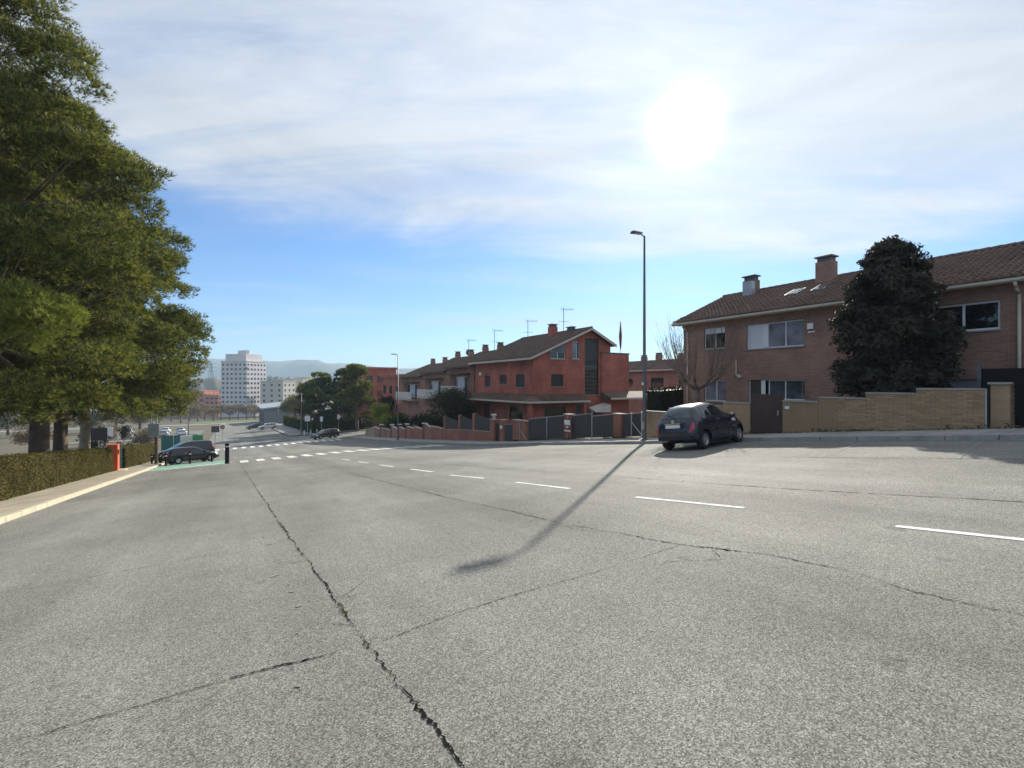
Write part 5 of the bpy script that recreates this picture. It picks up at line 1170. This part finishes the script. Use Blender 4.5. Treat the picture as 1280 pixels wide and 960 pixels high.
def box_hedge(name, label, p0, p1, wid, h0, h1, mat, leaf=.055, dens=260, cat='hedge', jag=.06, zf=None):
    """clipped hedge: a dark solid core wrapped in leaves, following the slope"""
    p0 = np.array(p0, float); p1 = np.array(p1, float); L_ = np.linalg.norm(p1 - p0); d = (p1 - p0) / L_; nn = np.array([d[1], -d[0]])
    zz = lambda p: g(p[..., 0], p[..., 1])
    z0 = G(*p0); o = world_thing(name, label, cat, (p0[0], p0[1], z0)); cw = wid / 2 - .08
    nseg = max(2, int(L_ / 1.5)); core = MB()
    for i in range(nseg):
        a, b = p0 + d * L_ * i / nseg, p0 + d * L_ * (i + 1) / nseg; ha = h0 + (h1 - h0) * i / nseg - .08; hb = h0 + (h1 - h0) * (i + 1) / nseg - .08
        A_, B_ = G(*a), G(*b); core.hexa([(*(a - nn * cw), A_), (*(a + nn * cw), A_), (*(b - nn * cw), B_), (*(b + nn * cw), B_), (*(a - nn * cw), A_ + ha), (*(a + nn * cw), A_ + ha), (*(b - nn * cw), B_ + hb), (*(b + nn * cw), B_ + hb)])
    core.build('twigs', M['cypress'], o)  # one solid dark block filling the inside of the hedge
    hm = max(h0, h1); P, Nn = [], []
    for side in (-1, 1, 0, 2, 3):
        ar = L_ * hm if side in (-1, 1) else L_ * wid if side == 0 else wid * hm; n = int(ar * dens * (1 if side != 1 else .8)); t = rng.random(n); v = rng.random(n); hh = h0 + (h1 - h0) * t
        if side in (-1, 1): q = p0 + d * (t * L_)[:, None] + nn * side * wid / 2; z = zz(q) + v * hh; nv = np.c_[np.tile(nn * side, (n, 1)), np.full(n, .35)]
        elif side == 0: q = p0 + d * (t * L_)[:, None] + nn * ((v - .5) * wid)[:, None]; z = zz(q) + hh; nv = np.tile([0, 0, 1.], (n, 1))
        else: e = p0 if side == 2 else p1; q = e + nn * ((t - .5) * wid)[:, None]; q = np.broadcast_to(q, (n, 2)); z = zz(q) + v * (h0 if side == 2 else h1); nv = np.c_[np.tile(d * (-1 if side == 2 else 1), (n, 1)), np.full(n, .2)]
        Q = np.c_[q, z]; lump = jag * (np.sin(Q[:, 0] * 2.3 + Q[:, 1] * 1.9) + np.sin(Q[:, 1] * 4.1 + Q[:, 2] * 3.7)) * .5
        P.append(Q + nv * (lump + rng.normal(0, .045, n))[:, None]); Nn.append(nv)
    P = np.concatenate(P) - np.array(ORG[o.name]); link('foliage', leaves_mesh('foliage', P, np.concatenate(Nn), leaf, .55, .9), o, (M[mat],)); return o
box_hedge('clipped_hedge', 'long clipped olive hedge along the left pavement under the pines', (-7.05, 7), (-7.05, 39.2), 1.0, 1.42, 1.6, 'hedge', .038, 900, jag=.03)
box_hedge('clipped_hedge', 'clipped brownish hedge beyond the orange post', (-6.95, 43.5), (-6.75, 57.5), .9, 1.6, 1.75, 'hedge', .05, 420, jag=.03)
box_hedge('tall_hedge', 'dark green hedge at the corner beyond the side street', (12.9, 96), (24, 96), 1.2, 2.4, 2.6, 'hedgeG', .12, 60)
box_hedge('tall_hedge', 'green hedge along the right side of the lower road', (13.2, 96.7), (13.2, 150), 1.0, 2.2, 2.6, 'hedgeG', .14, 50)
box_hedge('cypress_hedge', 'black-green cypress hedge between the brown house and the fence', (21.6, 20.3), (30, 20.3), 1.2, 2.7, 2.9, 'cypress', .06, 260, jag=.05)

def bush(name, label, w, s, z, rx, rz, mat, n_cl=14, per=500, leaf=.07, cat='shrub', stem=True, group=None, seed=0, asp=.5, env=None):
    global rng
    keep = rng; rng = np.random.default_rng(300 + seed); gz = G(w, s) + .1; o = thing(name, label, cat, (w, s, gz), 0, group); clumps = []
    for i in range(n_cl):
        u = unit_vecs(1)[0] * rng.random() ** .33; cr = rng.uniform(.32, .5) * rx
        clumps.append(((u[0] * (rx - cr * .6), u[1] * (rx - cr * .6), z - gz + u[2] * (rz - cr * .6)), cr))
    mb = MB(); mb.path([(0, 0, -.2), (.03, 0, (z - gz) * .5), (0, 0, max(.2, z - gz))], [.09 * rx, .07 * rx, .03 * rx], 8); mb.build('trunk', M['bark_g'], o, True)
    lb = MB(); limbs(lb, (0, 0, 0), (0, 0, max(.3, z - gz)), clumps, .1 * rx, n=4); lb.build('branches', M['bark_g'], o)
    P, D = clump_points(clumps, per, .35, .95); link('crown', leaves_mesh('crown', P, D, leaf, asp, .9), o, (M[mat],)); rng = keep; return o
# magnolia: dense upright crown of big glossy leaves
def magnolia():
    global rng
    keep = rng; rng = np.random.default_rng(77); w, s = 20.2, 7.85; gz = G(w, s) + .1
    o = thing('magnolia_tree', 'big dense dark magnolia with glossy leaves behind the stepped yellow wall', 'tree', (w, s, gz)); H0 = 6.75
    env = [(.45, 1.45), (1.5, 1.75), (2.8, 1.9), (3.8, 1.85), (4.6, 1.6), (5.2, 1.25), (5.8, .85), (6.3, .45)]; cl = []
    for i in range(210):
        z = rng.uniform(.5, 6.3); rr = np.interp(z, [e[0] for e in env], [e[1] for e in env]); a = rng.uniform(0, 6.28); cr = rng.uniform(.28, .52); f = max(0, rr - cr * .7) * rng.random() ** .3
        cl.append(((f * math.cos(a) - (.12 if z > 5 else 0), f * math.sin(a), z), cr))
    mb = MB(); mb.path([(0, 0, -.2), (.05, 0, 2.5), (-.05, .05, 5), (-.1, 0, 6.1)], [.16, .13, .08, .02], 10); mb.build('trunk', M['darkbark'], o, True)
    lb = MB(); limbs(lb, (0, 0, .2), (0, 0, 6.4), cl, .14, n=5); lb.build('branches', M['darkbark'], o)
    P, D = clump_points(cl, 1250, .3, .95); link('crown', leaves_mesh('crown', P, D, .088, .42, .8), o, (M['magnolia'],)); rng = keep
magnolia()
# pollarded bare tree in front of the brown house
def bare_tree(label, w, s, h, fork, spread, n_main, depth, r, seed, zoff=.1, group=None, name='bare_tree', nsub=9):
    rr = random.Random(seed); o = thing(name, label, 'tree', (w, s, G(w, s) + zoff), 0, group)
    MB().path([(0, 0, -.2), (.04, .02, fork * .5), (0, 0, fork)], [r * 1.25, r, r * 1.1], 10).build('trunk', M['bark_g'], o, True)
    lb, tw = MB(), MB()
    for i in range(n_main):
        a = 2 * math.pi * i / n_main + rr.uniform(-.3, .3); d = Vector((math.cos(a), math.sin(a), 0)); k = rr.uniform(.7, 1.1)
        e = Vector((0, 0, fork - .05)) + d * spread * .42 * k + Vector((0, 0, (h - fork) * .26 * k)); m_ = Vector((0, 0, fork)) + d * spread * .24 * k + Vector((0, 0, (h - fork) * .09))
        lb.path([(0, 0, fork - .08), m_, e], [r * .62, r * .45, r * .33], 7)
        for j in range(nsub):
            b = a + rr.uniform(-.75, .75); q = m_.lerp(e, rr.uniform(.1, 1)); L_ = (h - fork) * rr.uniform(.5, .85); out = Vector((math.cos(b), math.sin(b), 0)) * spread * rr.uniform(.05, .55)
            p1 = q + out * .5 + Vector((0, 0, L_ * .42)); p2 = q + out * .85 + Vector((0, 0, L_)); tw.path([q, p1, p2], [r * .14, r * .085, r * .02], 4)
            for t in range(depth):
                p = q.lerp(p1, rr.uniform(.3, 1)) if t % 2 else p1.lerp(p2, rr.uniform(0, .6)); dv = Vector((rr.uniform(-1, 1), rr.uniform(-1, 1), rr.uniform(.8, 1.8))).normalized() * L_ * rr.uniform(.2, .45); tw.path([p, p + dv * .5, p + dv + Vector((0, 0, .05))], [r * .06, r * .04, r * .012], 3)
    lb.build('limbs', M['bark_g'], o, True); x = tw.build('twigs', M['twig'], o); return o
bare_tree('bare pollarded tree with fanning twigs at the corner of the brown house', 20.1, 16.1, 5.9, 2.3, 3.4, 7, 3, .15, 5)
# garden shrubs in front of the terrace
bush('round_shrub', 'big round dark grey-green shrub before the terrace houses', 20.2, 46.8, -1.0, 2.7, 2.3, 'shrub', 26, 420, .085, seed=1)
bush('round_shrub', 'low dark shrub left of the big round shrub', 19.9, 56, -3.1, 1.7, 1.1, 'cypress', 14, 420, .09, seed=2)
bush('round_shrub', 'dark low shrub in the shade before the middle terrace house', 20.0, 51, -2.6, 1.5, 1.2, 'shrub', 12, 420, .09, seed=3)
bush('yellow_bush', 'bright yellow-green feathery bush below the dark pine', 20.2, 74.5, -3.3, 2.1, 2.0, 'yellowgreen', 18, 320, .16, seed=4, asp=.3)
bush('yellow_bush', 'smaller yellow-green bush left of the street lamp, lower of the two', 19.6, 70, -4.0, 1.5, 1.2, 'yellowgreen', 12, 320, .15, seed=5, asp=.3)
bush('dark_shrub', 'dark evergreen shrub between the yellow bush and the front wall', 19.9, 65, -3.9, 1.9, 1.3, 'hedgeG', 14, 320, .12, seed=6)
bush('dark_shrub', 'dark evergreen behind the yellow bush by the lowest house', 22.5, 79, -2.8, 2.4, 2.6, 'cypress', 18, 260, .14, seed=16)
bush('grey_bush', 'pale grey bush at the end of the corner hedge', 19.6, 81, -5.1, 1.4, 1.2, 'greyleaf', 10, 260, .14, seed=7)
bush('grey_tree', 'silvery grey bushy tree left of the broad dark pine', 12.6, 108, -3.4, 3.4, 3.0, 'greyleaf', 20, 160, .2, cat='tree', seed=8, asp=.3)
bush('grey_tree', 'pale loose bushy tree beside the metal shed', 13.2, 126, -4.2, 3.4, 3.4, 'greyleaf', 18, 130, .24, cat='tree', seed=9, asp=.3)
bush('grey_tree', 'olive bushy tree behind the far corner hedge', 16, 97.5, -5.4, 2.6, 2.0, 'shrub', 16, 200, .18, cat='tree', seed=10)
for i, (w, s, z, rx, rz, lb) in enumerate([(-11.8, 62, -4.3, 1.3, 2.4, 'dark rounded conifer behind the far hedge, left of the pair'), (-9.6, 63, -4.4, .8, 2.2, 'slim dark conifer behind the far hedge, right of the pair')]):
    bush('conifer', lb, w, s, z, rx, rz, 'cypress', 22, 420, .1, cat='conifer', seed=20 + i)
for i, (w, s, z, rx, rz, lb) in enumerate([(-18, 102, -6.8, 2.6, 1.8, 'brownish thicket behind the slim conifer'), (-12, 95, -7.0, 2.5, 1.6, 'brownish thicket left of the car park'), (-24, 92, -6.0, 2.8, 1.7, 'brownish thicket under the pine crown')]):
    bush('thicket', lb, w, s, z, rx, rz, 'brush', 14, 160, .16, cat='thicket', seed=30 + i, asp=.3)
# winter trees along the valley floor, before the tower and the orange blocks
spots = [(-.735, 215, 7.5), (-.71, 235, 8), (-.69, 205, 7), (-.672, 240, 8.5), (-.655, 222, 7.5), (-.64, 245, 8), (-.622, 232, 7), (-.606, 250, 8.5), (-.588, 236, 7.5), (-.57, 255, 8.5), (-.553, 240, 7.5), (-.536, 252, 8), (-.52, 238, 8), (-.504, 250, 8.5)]
for i, (x, d, h, mt) in enumerate([(-1.12, 120, 6, 'brush'), (-1.05, 128, 7, 'shrub'), (-.99, 118, 6, 'brush'), (-.93, 132, 7, 'brush'), (-.875, 122, 6.5, 'shrub'), (-.825, 136, 7.5, 'brush'), (-.775, 150, 7.5, 'brush'), (-.75, 175, 8, 'shrub')]):
    p = polar(x, d, 0); gz = G(p[0], p[1]); bush('field_tree', ('leafless brown' if mt == 'brush' else 'olive green') + ' tree at the edge of the field, ' + ['leftmost behind the pines', 'second from the left', 'third from the left', 'fourth from the left', 'fifth from the left', 'sixth from the left', 'seventh from the left', 'rightmost under the pine crown'][i], p[0], p[1], gz + h * .5, h * .62, h * .46, mt, 18, 80, .2, cat='tree', seed=90 + i, asp=.3, group='trees at the edge of the field')
words = ['first', 'second', 'third', 'fourth', 'fifth', 'sixth', 'seventh', 'eighth', 'ninth', 'tenth', 'eleventh', 'twelfth', 'thirteenth', 'fourteenth']
for i, (x, d, h) in enumerate(spots):
    p = polar(x, d, 0); gz = G(p[0], p[1]); bush('winter_tree', f'leafless brownish valley tree, {words[i]} from the left before the far blocks', p[0], p[1], gz + h * .58, h * .5, h * .42, 'brush', 16, 70, .26, cat='tree', seed=50 + i, asp=.22, group='leafless trees along the valley floor')
# low weeds along the foot of the fence
wd = thing('fence_weeds', 'green weeds growing at the foot of the fence and walls', 'weeds', (17.7, 18, G(17.7, 18))); 
n = 2600; s_ = np.concatenate([rng.uniform(17.8, 31, 1800), rng.uniform(4, 17, 800)]); w_ = 17.78 + rng.normal(0, .05, n); P = np.c_[w_, s_, g(w_, s_) + .13 + np.abs(rng.normal(0, .05, n)) * (np.sin(s_ * 1.7) > -.2)]
link('leaves', leaves_mesh('leaves', P - np.array(wd.location), np.tile([0, 0, 1.], (n, 1)), .05, .3, 1.2), wd, (M['hedgeG'],)); wd['kind'] = 'stuff'

cw = thing('crack_weeds', 'tiny yellowish weeds growing in the long road crack', 'weeds', (.8, 5, G(.8, 5)))
n = 420; cs = np.repeat(rng.uniform(2.2, 15, 14), 30) + rng.normal(0, .05, n); cw_ = np.interp(cs, [2, 2.8, 3.7, 5.4, 9.4, 16.9], [.9, .87, .84, .81, .74, .66]) + rng.normal(0, .012, n)
link('leaves', leaves_mesh('leaves', np.c_[cw_, cs, g(cw_, cs) + .006 + np.abs(rng.normal(0, .006, n))] - np.array(cw.location), np.tile([0, 0, 1.], (n, 1)), .012, .3, 1.0), cw, (M['hedge'],)); cw['kind'] = 'stuff'
# ------------------------------------------------------------------ air
hz = NT('haze_air'); hz.N.remove(hz.b); pv = hz.n('ShaderNodeVolumePrincipled'); pv.inputs['Density'].default_value = .00028
pv.inputs['Color'].default_value = (.62, .82, 1.0, 1); pv.inputs['Anisotropy'].default_value = .1
hz.L.new(pv.outputs[0], hz.N['Material Output'].inputs['Volume'])
o = MB().box(-3450, 3450, -700, 3600, -60, 190).build('haze', hz.m); tag(o, 'pale blue haze between the street and the mountains', 'haze', kind='stuff')
